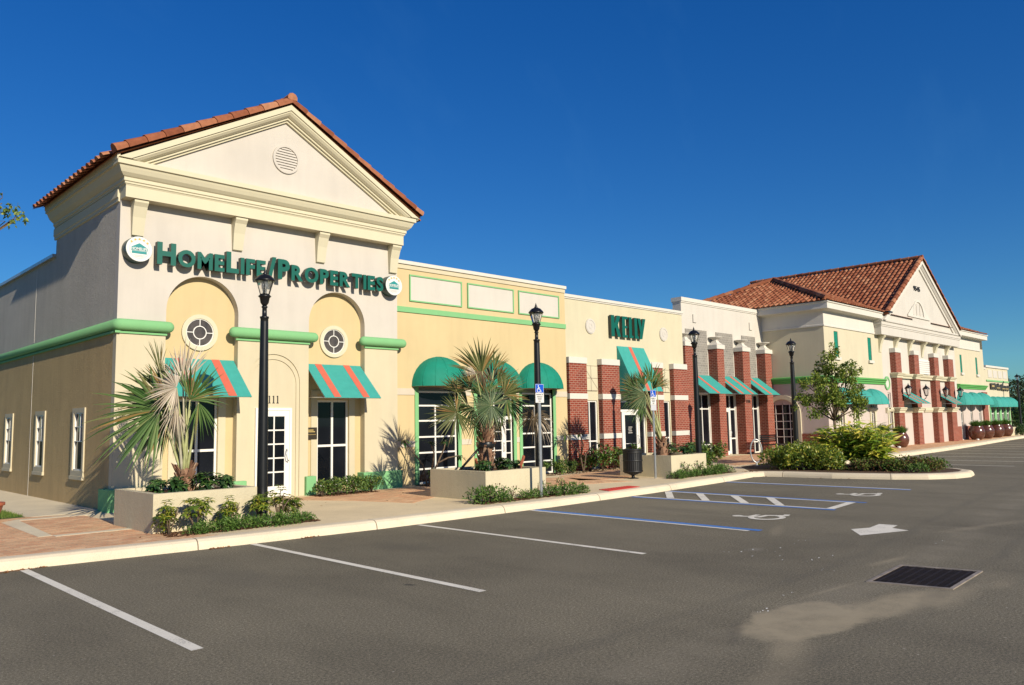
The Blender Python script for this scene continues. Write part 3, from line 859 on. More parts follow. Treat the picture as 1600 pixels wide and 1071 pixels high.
for k in range(3): nm.box(8.99 + k * .105, 9.045 + k * .105, -.012, 0, 2.37, 2.385, Dt); nm.box(8.995 + k * .105, 9.005 + k * .105, -.0115, 0, 2.525, 2.545, Dt)
obj('house_number', nm, 'ink', gb)
# gable vent
ve = MB(); vt = front(CF0)
ve.annulus(9.19, 8.27, .295, .355, -.04, 0, vt)
for k in range(9):
    z = 8.27 - .265 + k * .066; hw = math.sqrt(max(.01, .295 ** 2 - (z - 8.27) ** 2))
    ve.add([vt(9.19 - hw, -.03, z - .028), vt(9.19 + hw, -.03, z - .028), vt(9.19 + hw, -.004, z + .03), vt(9.19 - hw, -.004, z + .03)], [(0, 1, 2, 3)])
obj('gable_vent', ve, 'upper', gb)
# flank wall facing left
tl = leftface(XL)
sw = MB(); holes = [(-20.02, -19.12, .80, 2.32), (-23.16, -22.26, .80, 2.32), (-26.35, -25.45, .80, 2.32), (-29.5, -28.6, .8, 2.32)]
holes = [(a + .13, b - .11, c + .12, d - .1) for a, b, c, d in holes]
sw.holed(tl, -45, -(F + .2), .1, 3.95, holes, .05)
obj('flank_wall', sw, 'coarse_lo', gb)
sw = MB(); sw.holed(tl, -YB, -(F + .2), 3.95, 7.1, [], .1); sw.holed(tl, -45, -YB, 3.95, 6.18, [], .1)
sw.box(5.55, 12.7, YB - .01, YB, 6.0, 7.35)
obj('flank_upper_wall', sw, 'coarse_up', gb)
cp = MB(); cp.box(5.47, 5.85, YB + .001, 45, 6.18, 6.26); obj('parapet_coping', cp, 'steel', gb)
jt = MB()
for y, z0, z1 in ((23.67, .15, 3.8), (23.67, 4.15, 6.1), (31, .15, 3.8)): jt.box(5.545, 5.551, y - .012, y + .012, z0, z1)
obj('control_joint', jt, 'stone', gb)
for a, b, c, d in holes:
    w = window(gb, tl, a, b, c, d, (.62,), (.5, .75), .03, .018, d=.03, skip=(0,))
    s = MB(); e = .115
    s.box(a - e, a, -.03, .02, c - .12, d + .1, tl); s.box(b, b + e, -.03, .02, c - .12, d + .1, tl); s.box(a, b, -.03, .02, d, d + .1, tl); s.box(a - e - .02, b + e + .02, -.05, .02, c - .20, c - .12, tl); s.box(a, b, -.03, .02, c - .12, c, tl)
    obj('surround', s, 'lower', w)
ma = MB(); ma.box(5.75, 12.6, 17.75, 21.9, .1, 7.3); ma.box(5.75, 36, 21.97, 45, .1, 6.0); obj('light_block', ma, 'stone', gb)  # solid mass behind each shop front, added to block light inside the shell
# tile roof
rt = MB(); run = math.hypot(AX - 5.24, AZ + .06 - 7.44)
dl = Vector((5.24 - AX, 0, 7.48 - AZ - .05)).normalized(); dr_ = Vector((-dl.x, 0, dl.z))
rt.add([(AX, 16.72, AZ + .02), (AX, 22.15, AZ + .02), (5.24, 22.15, 7.44), (5.24, 16.72, 7.44), (2 * AX - 5.24, 16.72, 7.44), (2 * AX - 5.24, 22.15, 7.44)], [(0, 1, 2, 3), (0, 4, 5, 1)])
tile_slope(rt, (AX, 16.9, AZ + .05), (0, 1, 0), dl, lambda p: True, 5.1, run + .02, w=.30)
tile_slope(rt, (AX, 16.9, AZ + .05), (0, 1, 0), dr_, lambda p: True, 5.1, run + .02, w=.30)
roof = obj('tile_roof', rt, 'clay', gb)
rr = MB()
ridge_tiles(rr, (AX + .02, 16.76, AZ + .10), Vector((AX, 16.76, AZ + .10)) + dl * run, .135, .42)
ridge_tiles(rr, (AX - .02, 16.76, AZ + .10), Vector((AX, 16.76, AZ + .10)) + dr_ * run, .135, .42)
obj('rake_tile', rr, 'clay', roof)
fb_ = MB()
for x_ in (5.29, 2 * AX - 5.35): fb_.box(x_, x_ + .06, 16.78, 22.1, 7.36, 7.475)
obj('fascia_board', fb_, 'trim', roof)
rr = MB(); ridge_tiles(rr, (AX, 22.15, AZ + .16), (AX, 16.66, AZ + .16), .13, .42); obj('ridge_tile', rr, 'clay', roof)

# awnings: sloped canvas, stripes, rods
def awning(par, x0, x1, yw, zt, yf, zb, stripes, sw=.17, drop=.0):
    t = .014
    a = MB(); a.add([(x0, yw, zt), (x1, yw, zt), (x1, yf, zb), (x0, yf, zb), (x0, yw, zt - t), (x1, yw, zt - t), (x1, yf, zb - t), (x0, yf, zb - t)],
                    [(0, 3, 2, 1), (4, 5, 6, 7), (0, 1, 5, 4), (2, 3, 7, 6), (0, 4, 7, 3), (1, 2, 6, 5)])
    o = obj('awning', a, 'teal', par)
    s = MB(); nz = .004
    for c in stripes:
        c0, c1 = x0 + (x1 - x0) * c - sw / 2, x0 + (x1 - x0) * c + sw / 2
        s.quad((c0, yw - nz, zt + nz), (c0, yf - nz, zb + nz), (c1, yf - nz, zb + nz), (c1, yw - nz, zt + nz))
    obj('stripe', s, 'coral', o)
    r = MB()
    for x in (x0 + .02, x1 - .02):
        r.tube([(x, yw, zb + .02), (x, yf + .03, zb - .005)], .012, 6); r.tube([(x, yw, zt - .03), (x, yf + .02, zb - .02)], .012, 6)
    r.tube([(x0, yf + .02, zb - .012), (x1, yf + .02, zb - .012)], .012, 6)
    obj('awning_frame', r, 'steel', o)
    return o
for c in (CB1, CB2): awning(gb, c - RR + .015, c + RR - .012, RB - .01, 3.36, 16.55, 2.50, (.22, .73), .19)

# ------------------------------------------------------------------ signs of the gabled office
SY = F - .24
sg = thing('letter_sign', 'raised dark green letters HomeLife/Properties across the cream gable front', 'sign', (9.2, F, 5.3))
tS = front(SY)
units = [('H', 1), ('O', 0), ('M', 0), ('E', 0), ('L', 1), ('I', 0), ('F', 0), ('E', 0), ('/', 2), ('P', 1), ('R', 0), ('O', 0), ('P', 0), ('E', 0), ('R', 0), ('T', 0), ('I', 0), ('E', 0), ('S', 0)]
BOLD = .042
widths = []
for ch, big in units:
    vs, _ = text_mesh(ch, BOLD)
    hh = .485 if big else .385
    x0, x1 = min(v.x for v in vs), max(v.x for v in vs); y0, y1 = min(v.y for v in vs), max(v.y for v in vs)
    widths.append((x1 - x0) / (y1 - y0) * hh)
gap = .045
tot = sum(widths); U0, U1 = 6.24, 12.09
k_ = (U1 - U0 - gap * (len(units) - 1)) / tot
u = U0
for (ch, big), w in zip(units, widths):
    hh = .485 if big else .385
    z0 = 5.33 - (.04 if big == 2 else 0)
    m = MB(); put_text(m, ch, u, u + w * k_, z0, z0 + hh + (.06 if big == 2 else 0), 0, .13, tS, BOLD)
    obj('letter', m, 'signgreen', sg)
    u += w * k_ + gap
def logo(cx, cz, label):
    o = thing('round_sign', label, 'sign', (cx, F, cz)); t = front(F - .26)
    can = MB(); can.disc(cx, cz, .272, .012, .26, t, 44); obj('sign_can', can, 'signside', o)
    fc = MB(); fc.disc(cx, cz, .265, 0, .02, t, 44); obj('sign_face', fc, 'signwhite', o)
    rg = MB(); rg.annulus(cx, cz, .196, .204, -.003, .004, t); obj('ring_mark', rg, 'tantext', o)
    hs = MB()
    hs.prism([(cx - .17, cz - .035), (cx + .17, cz - .035), (cx + .17, cz + .03), (cx, cz + .125), (cx - .17, cz + .03)], -.004, .004, t)
    hs.prism([(cx - .15, cz - .10), (cx + .15, cz - .10), (cx + .15, cz - .045), (cx - .15, cz - .045)], -.0045, .004, t)
    obj('house_mark', hs, 'logo', o)
    tx = MB(); put_text(tx, 'HOMELIFE', cx - .165, cx + .165, cz - .03, cz + .032, -.008, 0, t, .02); obj('lettering', tx, 'signwhite', o)
    og = MB()
    for k in range(5):
        a_ = math.radians(140 - k * 25); px_, pz_ = cx + .21 * math.cos(a_), cz + .02 + .19 * math.sin(a_)
        og.prism([(px_ + (.032 if i % 2 == 0 else .015) * math.sin(i * PI / 5), pz_ + (.032 if i % 2 == 0 else .015) * math.cos(i * PI / 5)) for i in range(10)], -.004, .004, t)
    obj('orange_mark', og, 'orange', o)
    br = MB()
    for k, (w, dz) in enumerate(((.11, -.135), (.085, -.16))):
        br.box(cx - w, cx + w, -.003, .004, cz + dz - .006, cz + dz + .006, t)
    obj('small_mark', br, 'tantext', o)
logo(5.865, 5.59, 'round white logo sign at the left end of the green letter sign')
logo(12.42, 5.53, 'round white logo sign at the right end of the green letter sign')
pq = thing('wall_plaque', 'small dark plaque with gold lines beside the right arched bay window', 'plaque', (10.21, RB, 1.62))
obj('plate', MB().cham(10.06, 10.36, RB - .05, RB - .0, 1.49, 1.78, .006), 'dark', pq)
pl = MB()
for k, (w, z) in enumerate(((.17, 1.715), (.21, 1.675), (.24, 1.605))): pl.box(10.085, 10.085 + w, RB - .054, RB - .04, z - (.011 if k < 2 else .004), z + (.011 if k < 2 else .004))
obj('gold_line', pl, 'gold', pq)
# ================================================================== FLAT-ROOFED SHOP WITH DOME AWNINGS
MY = 17.5; tm = front(MY)
mb_ = thing('flat_roofed_shop', 'yellow flat-roofed shop with three framed white panels and green dome awnings', 'building', (16.3, MY, .15))
bays = [(13.56, 15.00), (15.76, 17.27), (17.66, 19.11)]
w = MB()
w.holed(tm, 12.71, 19.83, .1, 6.14, [(a, b, .12, 2.86) for a, b in bays], .14)
obj('wall', w, 'yellow', mb_)
c = MB(); c.box(12.72, 19.83, -.03, .3, 6.14, 6.27, tm); obj('frieze', c, 'lower', mb_)
c = MB(); c.box(12.72, 19.86, -.07, .4, 6.27, 6.37, tm); obj('parapet_cap', c, 'stone', mb_)
c = MB(); c.box(12.715, 19.83, -.035, .02, 4.92, 5.07, tm); obj('green_band', c, 'mint', mb_)
for x0, x1 in ((13.27, 15.21), (15.43, 17.38), (17.59, 19.52)):
    p = MB(); p.box(x0, x1, -.012, .02, 5.24, 6.0, tm)
    o = obj('wall_panel', p, 'white', mb_)
    f = MB(); e = .038
    f.box(x0, x0 + e, -.035, .01, 5.24 + e, 6.0 - e, tm); f.box(x1 - e, x1, -.035, .01, 5.24 + e, 6.0 - e, tm); f.box(x0, x1, -.035, .01, 5.24, 5.24 + e, tm); f.box(x0, x1, -.035, .01, 6.0 - e, 6.0, tm)
    obj('panel_frame', f, 'mint', o)
st = MB()
for z0, z1 in ((2.62, 2.80), (1.19, 1.35)):
    for a, b in ((12.72, 13.43), (15.14, 15.52), (17.40, 17.53), (19.25, 19.82)):
        st.box(a, b, -.02, .02, z0, z1, tm)
obj('string_course', st, 'pinkband', mb_)
j = MB()
for a, b in bays:
    for x0, x1 in ((a - .125, a), (b, b + .125)): j.box(x0, x1, -.03, .12, .14, 2.86, tm)
obj('green_jamb', j, 'mint', mb_)
for i, (a, b) in enumerate(bays):
    if i != 1:
        window(mb_, tm, a, b, .16, 2.74, (.46,), (.155, .33, .50, .675, .84), .05, .045, d=.10, skip=(5,))
    else:
        f = window(mb_, tm, a, b, 1.95, 2.74, (.5,), (), .055, .05, d=.10, name='transom_window')
        for u0, u1 in ((a, a + .30), (b - .30, b)): window(mb_, tm, u0, u1, .16, 1.949, (), (.2, .4, .6, .8), .045, .03, d=.10, name='side_window')
        d = MB(); u0, u1 = a + .305, b - .305
        gx0, gx1 = u0 + .14, u1 - .14
        d.box(u0, gx0, .06, .12, .17, 1.945, tm); d.box(gx1, u1, .06, .12, .17, 1.945, tm); d.box(gx0, gx1, .06, .12, .17, .40, tm); d.box(gx0, gx1, .06, .12, 1.82, 1.945, tm)
        xm = (gx0 + gx1) / 2
        d.box(xm - .014, xm + .014, .065, .12, .40, 1.82, tm)
        for k in range(1, 5):
            z = .40 + 1.42 * k / 5; d.box(gx0, xm - .014, .066, .12, z - .014, z + .014, tm); d.box(xm + .014, gx1, .066, .12, z - .014, z + .014, tm)
        do = obj('door', d, 'whitep', mb_)
        obj('pane', MB().box(gx0, gx1, .09, .11, .40, 1.82, tm), 'glass', do)
        h = MB(); h.tube([(u1 - .06, MY + .06, 1.2), (u1 - .08, MY - .01, 1.17), (u1 - .08, MY - .01, .95), (u1 - .06, MY + .06, .92)], .011, 8); obj('handle', h, 'steel', do)
obj('light_block', MB().box(12.9, 19.8, .3, 9, .1, 6.0, tm), 'stone', mb_)

def dome(par, xc, r, zb, h, Y, depth, mat='tealdome', gores=7, band=.0):
    m = MB(); nE = 8; nA = gores * 3
    vs = []
    for i in range(nE + 1):
        e = PI / 2 * i / nE
        for k in range(nA + 1):
            a = PI * k / nA
            # slight scallop between the hoops
            g = abs(math.sin(a * gores)) ; s = 1 - .02 * g * math.cos(e)
            vs.append((xc - r * s * math.cos(a) * math.cos(e), Y - depth * s * (math.sin(a) ** .8) * math.cos(e), zb + h * math.sin(e)))
    fs = [(i * (nA + 1) + k, (i + 1) * (nA + 1) + k, (i + 1) * (nA + 1) + k + 1, i * (nA + 1) + k + 1) for i in range(nE) for k in range(nA)]
    m.add(vs, fs, True)
    o = obj('dome_awning', m, mat, par)
    s = MB()
    for q in range(1, gores):
        a = PI * q / gores
        s.tube([(xc - 1.0 * r * math.cos(a) * math.cos(PI / 2 * i / 10) * .995, Y - .995 * depth * (math.sin(a) ** .8) * math.cos(PI / 2 * i / 10), zb + .997 * h * math.sin(PI / 2 * i / 10)) for i in range(11)], .011, 6)
    obj('seam', s, mat, o)
    f = MB()
    f.tube([(xc - .955 * r * math.cos(PI * k / 18), Y - .955 * depth * (math.sin(PI * k / 18) ** .8), zb + .008) for k in range(19)], .013, 6)
    for g in range(1, gores):
        a = PI * g / gores
        f.tube([(xc - .93 * r * math.cos(a) * math.cos(PI / 2 * i / 8), Y - .93 * depth * (math.sin(a) ** .8) * math.cos(PI / 2 * i / 8), zb + .93 * h * math.sin(PI / 2 * i / 8)) for i in range(9)], .009, 5)
    obj('awning_frame', f, 'steel', o)
    return o
def dome2(par, xc, r, zb, h, Y, depth, mat='tealdome'):
    """dome with a straight front hem: a quarter-round hood over a flat-fronted frame"""
    m = MB(); n = 20; g = 6
    # hoops from the wall arch down to the front hem bar
    vs = []
    for i in range(g + 1):
        t = i / g; ang = PI / 2 * t
        yy = Y - depth * math.sin(ang)
        hh = h * math.cos(ang) ; rr = r
        for k in range(n + 1):
            a = PI * k / n
            z = zb + max(0.0, hh) * math.sin(a)
            x = xc - rr * math.cos(a) * (1 - .06 * t * abs(math.cos(a)))
            vs.append((x, yy if True else Y, z))
    fs = [(i * (n + 1) + k, i * (n + 1) + k + 1, (i + 1) * (n + 1) + k + 1, (i + 1) * (n + 1) + k) for i in range(g) for k in range(n)]
    m.add(vs, fs, True)
    return obj('dome_awning', m, mat, par)
for a, b in ((13.40, 15.20), (15.58, 17.38), (17.49, 19.28)):
    dome(mb_, (a + b) / 2, (b - a) / 2 + .06, 2.86, .86, MY - .005, .72)

# ================================================================== BRICK-PIER SHOP
KY = 17.7; KP = 17.5; tk = front(KY); tkp = front(KP)
kb = thing('brick_pier_shop', 'pale cream shop with low red brick piers, a steep striped awning and green block lettering', 'building', (23.5, KY, .15))
w = MB()
piers = [(19.97, 20.89), (21.72, 22.72), (24.56, 25.44), (26.18, 27.10)]
kw = [(20.97, 21.66), (25.50, 26.12)]
w.holed(tk, 19.83, 27.2, .1, 6.02, [(a, b, .12, 2.52) for a, b in kw] + [(22.80, 24.50, .12, 2.52)], .12)
w.add([(27.2, KY, .1), (27.2, 18.9, .1), (27.2, 18.9, 6.1), (27.2, KY, 6.1)], [(0, 1, 2, 3)])
obj('wall', w, 'kelly', kb)
c = MB(); c.box(19.84, 27.24, -.03, .3, 6.02, 6.07, tk); c.box(19.84, 27.26, -.06, .4, 6.07, 6.17, tk); obj('parapet_cap', c, 'stone', kb)
for a, b in piers:
    p = MB(); p.box(a, b, .0, .22, .1, 3.78, tkp); o = obj('brick_pier', p, 'brick', kb)
    s = MB(); s.cham(a - .02, b + .02, -.03, .22, 3.78, 3.99, .012, tkp); s.box(a - .015, b + .015, -.022, .22, 2.56, 2.75, tkp); s.box(a - .015, b + .015, -.022, .22, 1.18, 1.36, tkp)
    obj('stone_band', s, 'stone', o)
for a, b in kw:
    window(kb, tk, a, b, .16, 2.52, (.42,), (.40,), .05, .045, d=.08)
    g = MB(); x0, x1, z0, z1 = a - .02, b + .02, 2.86, 3.74
    e = .012
    g.box(x0, x1, -.03, .01, z0, z1, tk)
    o = obj('relief_panel', g, 'kelly', kb)
    l = MB()
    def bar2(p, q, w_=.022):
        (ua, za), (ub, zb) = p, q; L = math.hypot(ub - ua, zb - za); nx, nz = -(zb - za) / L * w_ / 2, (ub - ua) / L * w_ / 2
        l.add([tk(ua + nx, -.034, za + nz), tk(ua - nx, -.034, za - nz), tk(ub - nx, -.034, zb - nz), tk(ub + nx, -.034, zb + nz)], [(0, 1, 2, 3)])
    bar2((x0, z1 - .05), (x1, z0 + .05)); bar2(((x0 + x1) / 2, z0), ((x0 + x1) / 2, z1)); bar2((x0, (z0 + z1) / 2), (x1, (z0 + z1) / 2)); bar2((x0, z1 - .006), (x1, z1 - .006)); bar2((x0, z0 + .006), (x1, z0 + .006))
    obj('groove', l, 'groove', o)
# entrance
e = MB()
e.box(22.80, 22.86, .04, .12, .14, 2.52, tk); e.box(24.44, 24.50, .04, .12, .14, 2.52, tk); e.box(22.86, 24.44, .04, .12, 2.46, 2.52, tk); e.box(22.86, 24.44, .04, .12, 2.12, 2.20, tk)
e.box(23.10, 23.16, .041, .12, .14, 2.12, tk); e.box(24.10, 24.16, .041, .12, .14, 2.12, tk)
do = obj('door', e, 'whitep', kb)
l = MB(); l.box(23.17, 23.28, .05, .11, .17, 2.11, tk); l.box(23.98, 24.09, .05, .11, .17, 2.11, tk); l.box(23.28, 23.98, .05, .11, .17, .36, tk); l.box(23.28, 23.98, .05, .11, 2.0, 2.11, tk)
obj('door_leaf', l, 'whitep', do)
obj('pane', MB().box(22.84, 24.46, .085, .10, .16, 2.48, tk), 'glass', do)
h = MB(); h.tube([(24.03, KY + .05, 1.25), (24.03, KY - .02, 1.22), (24.03, KY - .02, .95), (24.03, KY + .05, .92)], .012, 8); h.tube([(23.3, KY + .07, .95), (24.0, KY + .07, .95)], .012, 6); obj('handle', h, 'steel', do)
t_ = MB()
for k in range(4): t_.box(23.5 + .02 * (k % 2), 23.75 - .02 * (k % 3), .078, .084, 1.33 + k * .07, 1.355 + k * .07, tk)
obj('door_lettering', t_, 'tantext', do)
for x in (21.38, 25.86):
    m = MB(); m.disc(x, 5.14, .27, -.035, .01, tk, 36); m.annulus(x, 5.14, .21, .24, -.045, -.034, tk, n=36)
    m.annulus(x, 5.14, .07, .10, -.042, -.034, tk, n=24)
    obj('medallion', m, 'white', kb)
aw = awning(kb, 22.86, 24.52, KY - .01, 4.52, 16.88, 2.86, (.47,), .19)
s = MB()
for sx in (22.86, 24.52): s.add([(sx, KY - .01, 4.50), (sx, 16.88, 2.85), (sx, KY - .01, 2.85)], [(0, 1, 2)])
obj('awning_cheek', s, 'teal', aw)
obj('light_block', MB().box(19.9, 27.1, .3, 9, .1, 5.95, tk), 'stone', kb)
# KELLY letters
ks = thing('letter_sign', 'raised green block letters KELLY on the pale cream wall above the steep awning', 'sign', (23.6, KY, 5.28))
tK = front(KY - .15)
def kpoly(shapes):
    m = MB()
    for pts in shapes: m.prism([(22.40 + x * 2.0, 4.84 + z * .78) for x, z in pts], 0, .10, tK)
    return m
K_ = [[(0, 0), (.095, 0), (.095, .36), (.125, .44), (.185, 0), (.28, 0), (.20, .56), (.275, 1), (.175, 1), (.105, .64), (.095, .64), (.095, 1), (0, 1)],
      [(.325, 0), (.485, 0), (.485, .12), (.415, .12), (.415, .45), (.475, .45), (.475, .56), (.415, .56), (.415, .88), (.49, .88), (.49, 1), (.325, 1)],
      [(.53, 0), (.655, 0), (.655, .12), (.615, .12), (.615, 1), (.53, 1)],
      [(.70, 0), (.82, 0), (.82, .12), (.785, .12), (.785, 1), (.70, 1)],
      [(.80, 1), (.885, 1), (.925, .58), (.965, 1), (1.05, 1), (.935, 0), (.85, 0), (.875, .30)]]
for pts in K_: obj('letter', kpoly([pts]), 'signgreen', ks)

# ================================================================== WHITE SHOP WITH TALL PIERS
WY = 18.85; WP = 18.40; tw = front(WY); twp = front(WP)
wb = thing('white_pier_shop', 'white shop with four tall urn-topped brick piers, grey block panels and three striped awnings', 'building', (32.5, WY, .15))
cols_ = [(28.45, 29.08), (30.99, 31.57), (33.23, 33.88), (35.37, 36.01)]
wbays = [(29.08, 30.99), (31.57, 33.23), (33.88, 35.37)]
w = MB()
w.holed(tw, 28.95, 36.4, .1, 6.86, [(a + .30, b - .06, .12, 2.90) for a, b in wbays], .12)
w.box(28.95, 36.4, .001, .42, 6.0, 6.86, tw)
obj('wall', w, 'white', wb)
c = MB(); c.box(28.93, 36.4, -.03, .45, 6.86, 6.92, tw); c.box(28.91, 36.4, -.06, .47, 6.92, 7.09, tw); obj('parapet_cap', c, 'stone', wb)
for a, b in wbays:
    p = MB(); p.box(a + .10, b - .10, -.03, .01, 2.95, 5.72, tw); obj('block_panel', p, 'greybrick', wb)
for x in (29.95, 34.9):
    p = MB(); p.box(x - .13, x + .13, -.05, .01, 6.04, 6.40, tw); obj('wall_block', p, 'white', wb)
for a, b in cols_:
    p = MB(); p.box(a, b, 0, .47, .1, 4.90, twp); o = obj('brick_pier', p, 'brick', wb)
    k = MB(); xc = (a + b) / 2; yc = WP + .24
    k.cham(a - .05, b + .05, -.05, .47, 4.90, 5.10, .02, twp)
    k.lathe([(.40, 5.10), (.33, 5.12), (.21, 5.20), (.15, 5.27), (.13, 5.31)], (xc, yc, 0), 4, False, PI / 4)
    obj('pier_cap', k, 'stone', o)
    k = MB(); k.lathe([(.10, 5.30), (.12, 5.33), (.20, 5.38), (.30, 5.42), (.32, 5.445), (.30, 5.45), (.18, 5.42)], (xc, yc, 0), 20)
    obj('urn', k, 'stone', o)
for i, (a, b) in enumerate(wbays):
    u0, u1 = a + .30, b - .06
    if i != 1: window(wb, tw, u0, u1, .14, 2.90, (.62,), (.19, .76), .055, .05, d=.07)
    else:
        f = MB()
        um = u0 + (u1 - u0) * .64
        f.box(u0, u0 + .05, .03, .1, .14, 2.9, tw); f.box(u1 - .05, u1, .03, .1, .14, 2.9, tw); f.box(um - .03, um + .03, .03, .1, .14, 2.9, tw)
        f.box(u0 + .05, um - .03, .03, .1, 2.10, 2.28, tw); f.box(um + .03, u1 - .05, .03, .1, 2.18, 2.25, tw); f.box(um + .03, u1 - .05, .03, .1, .85, .91, tw); f.box(u0 + .05, um - .03, .03, .1, 2.84, 2.9, tw); f.box(um + .03, u1 - .05, .03, .1, 2.84, 2.9, tw)
        f.box(um - .13, um - .03, .035, .1, .2, 2.1, tw); f.box(u0 + .05, um - .13, .035, .1, .15, .32, tw)
        do = obj('door', f, 'whitep', wb)
        obj('pane', MB().box(u0 + .02, u1 - .02, .07, .085, .15, 2.88, tw), 'glass', do)
        n = MB(); n.box(u0 + .12, u0 + .24, .062, .072, 1.55, 1.72, tw); obj('paper_notice', n, 'signwhite', do)
        h = MB(); h.tube([(um - .08, WY + .03, 1.25), (um - .08, WY - .05, 1.22), (um - .08, WY - .05, .98), (um - .08, WY + .03, .95)], .012, 8); obj('handle', h, 'steel', do)
for (a, b), st_ in zip(wbays, ((.42,), (.18, .72), (.42,))):
    awning(wb, a + .01, b - .01, WY - .04, 3.72, 17.72, 2.88, st_, .20)
nm = MB(); put_text(nm, '106', 33.36, 33.74, 2.50, 2.66, -.015, 0, twp, .02); obj('house_number', nm, 'ink', wb)
obj('light_block', MB().box(27.3, 36.3, .45, 9, .1, 6.0, tw), 'stone', wb)

# ================================================================== GABLED TWO-STOREY SHOP
FY = 15.75; FX0, FX1 = 36.05, 61.4
fb = thing('gabled_shop_building', 'cream two-storey shop block with a big clay tile roof, tall gable and brick piers', 'building', (48.5, FY, .15))
tF = front(FY); tFL = leftface(FX0)
GB = 3.48
lw = [(37.3, 37.75), (39.05, 39.5), (41.05, 41.5), (43.45, 43.9)]
w = MB(); w.holed(tF, FX0, FX1, .1, GB, [(a, b, .2, 3.0) for a, b in lw] + [(44.65, 45.55, .15, 2.9), (47.6, 48.2, .15, 2.9), (51.0, 51.9, .15, 2.9)] + [(a, a + .5, .2, 2.9) for a in (55.6, 57.6, 59.5)], .14)
w.holed(tFL, -26, -FY, .1, GB, [(-19.0 + .35, -17.55 + .25, .1, 2.4)], .35)
obj('lower_wall', w, 'farpink', fb)
w = MB(); w.holed(tF, FX0, 43.0, GB, 6.2, [(37.15, 37.6, 4.62, 5.86), (41.2, 41.65, 4.62, 5.80)], .08); w.holed(tF, 55.2, FX1, GB, 6.2, [(56.2, 56.6, 4.45, 5.62), (59.55, 59.95, 4.42, 5.58)], .08)
w.holed(tFL, -26, -FY, GB, 6.2, [], .1)
w.add([(FX1, FY, .1), (FX1, 26, .1), (FX1, 26, 6.9), (FX1, FY, 6.9)], [(0, 1, 2, 3)])
obj('upper_wall', w, 'farcream', fb)
w = MB(); w.holed(tF, 43.0, 55.2, GB, 6.9, [], .1); obj('centre_wall', w, 'white', fb)
for x0, x1, z0, z1 in ((37.15, 37.6, 4.62, 5.86), (41.2, 41.65, 4.62, 5.80), (56.2, 56.6, 4.45, 5.62), (59.55, 59.95, 4.42, 5.58)):
    s = MB(); s.box(x0 + .02, x1 - .02, .02, .08, z0 + .02, z1 - .02, tF)
    for k in range(16):
        z = z0 + .08 + (z1 - z0 - .16) * k / 15; s.box(x0 + .06, x1 - .06, .008, .02, z - .02, z + .012, tF)
    o = obj('shutter', s, 'tealdome', fb)
    k = MB(); k.cham(x0 - .08, x1 + .08, -.10, .02, z0 - .14, z0, .015, tF); obj('sill', k, 'stone', o)
# fascia, frieze and green belt
fz = MB(); P_ = [(0, 6.02), (.05, 6.03), (.05, 6.10), (.03, 6.12), (.03, 6.72), (.10, 6.76), (.42, 6.80), (.42, 7.06), (.47, 7.08), (.47, 7.14), (0, 7.2)]
fz.sweep([(FX0, 26), (FX0, FY), (43.0, FY)], P_); fz.sweep([(55.2, FY), (FX1 - .7, FY), (FX1 - .7, 26)], P_)
obj('eave_cornice', fz, 'stone', fb)
gb2 = MB(); P2 = [(0, 3.40), (.06, 3.41), (.08, 3.50), (.14, 3.53), (.15, 3.60), (.21, 3.62), (.21, 3.68), (0, 3.72)]
gb2.sweep([(FX0, 26), (FX0, FY), (43.0, FY)], P2); gb2.sweep([(55.2, FY), (FX1 - .1, FY)], P2)
obj('green_cornice', gb2, 'green', fb)
# entablature of the gable
en = MB(); P3 = [(0, 6.0), (.38, 6.0), (.38, 6.42), (.41, 6.44), (.41, 6.50), (.44, 6.52), (.44, 6.66), (.50, 6.70), (.50, 6.78), (0, 6.84)]
en.sweep([(42.5, FY + .2), (42.5, FY), (54.7, FY), (54.7, FY + .2)], P3)
obj('entablature', en, 'white', fb)
GX, GZ, GE = 48.5, 10.72, 7.05; ghw = 5.95
gw = MB(); gw.prism([(GX - ghw + .2, 6.75), (GX + ghw - .2, 6.75), (GX + ghw - .2, 7.0), (GX, GZ - .1), (GX - ghw + .2, 7.0)], 0, .25, front(15.42)); obj('gable_wall', gw, 'white', fb)
gsl = (GZ - GE) / ghw
rk2 = MB()
rake(rk2, [(0, 15.16), (.22, 15.16), (.225, 15.2), (.34, 15.3), (.345, 15.33), (.50, 15.35), (.51, 15.41)], GX, GZ - .02, gsl, 6.74, 15.45)
obj('raking_cornice', rk2, 'stone', fb)
for k in range(6):
    x = 42.75 + k * 2.13
    b_ = MB(); w_ = .14; prof = [(0, 5.10), (-.04, 5.12), (-.07, 5.3), (-.12, 5.55), (-.22, 5.82), (-.32, 5.93), (-.34, 5.995), (0, 5.995)]
    vs = []
    for d, z in prof: vs += [(x - w_, FY + d, z), (x + w_, FY + d, z)]
    n = len(prof); b_.add(vs, [(2 * i, 2 * i + 1, 2 * i + 3, 2 * i + 2) for i in range(n - 1)] + [tuple(2 * i for i in range(n)), tuple(2 * i + 1 for i in reversed(range(n)))])
    obj('bracket', b_, 'trim', fb)
nm = MB(); put_text(nm, '9545', 47.45, 48.5, 8.86, 9.14, -.03, 0, front(15.41), .02); obj('house_number', nm, 'ink', fb)
ln_ = MB(); tg = front(15.42)
ln_.annulus(48.0, 7.42, .80, .92, -.05, 0, tg, 0, PI, 24); ln_.box(46.2, 49.8, -.06, 0, 7.28, 7.40, tg)
for s in (-1, 1): ln_.add([tg(48 + s * .92, -.04, 7.4), tg(48 + s * 1.75, -.04, 7.4), tg(48 + s * .80, -.04, 8.0)], [(0, 1, 2)] if s > 0 else [(0, 2, 1)])
for u in (-.27, .27): ln_.box(48 + u - .02, 48 + u + .02, -.03, 0, 7.4, 8.1, tg)
obj('lunette', ln_, 'stone', fb)
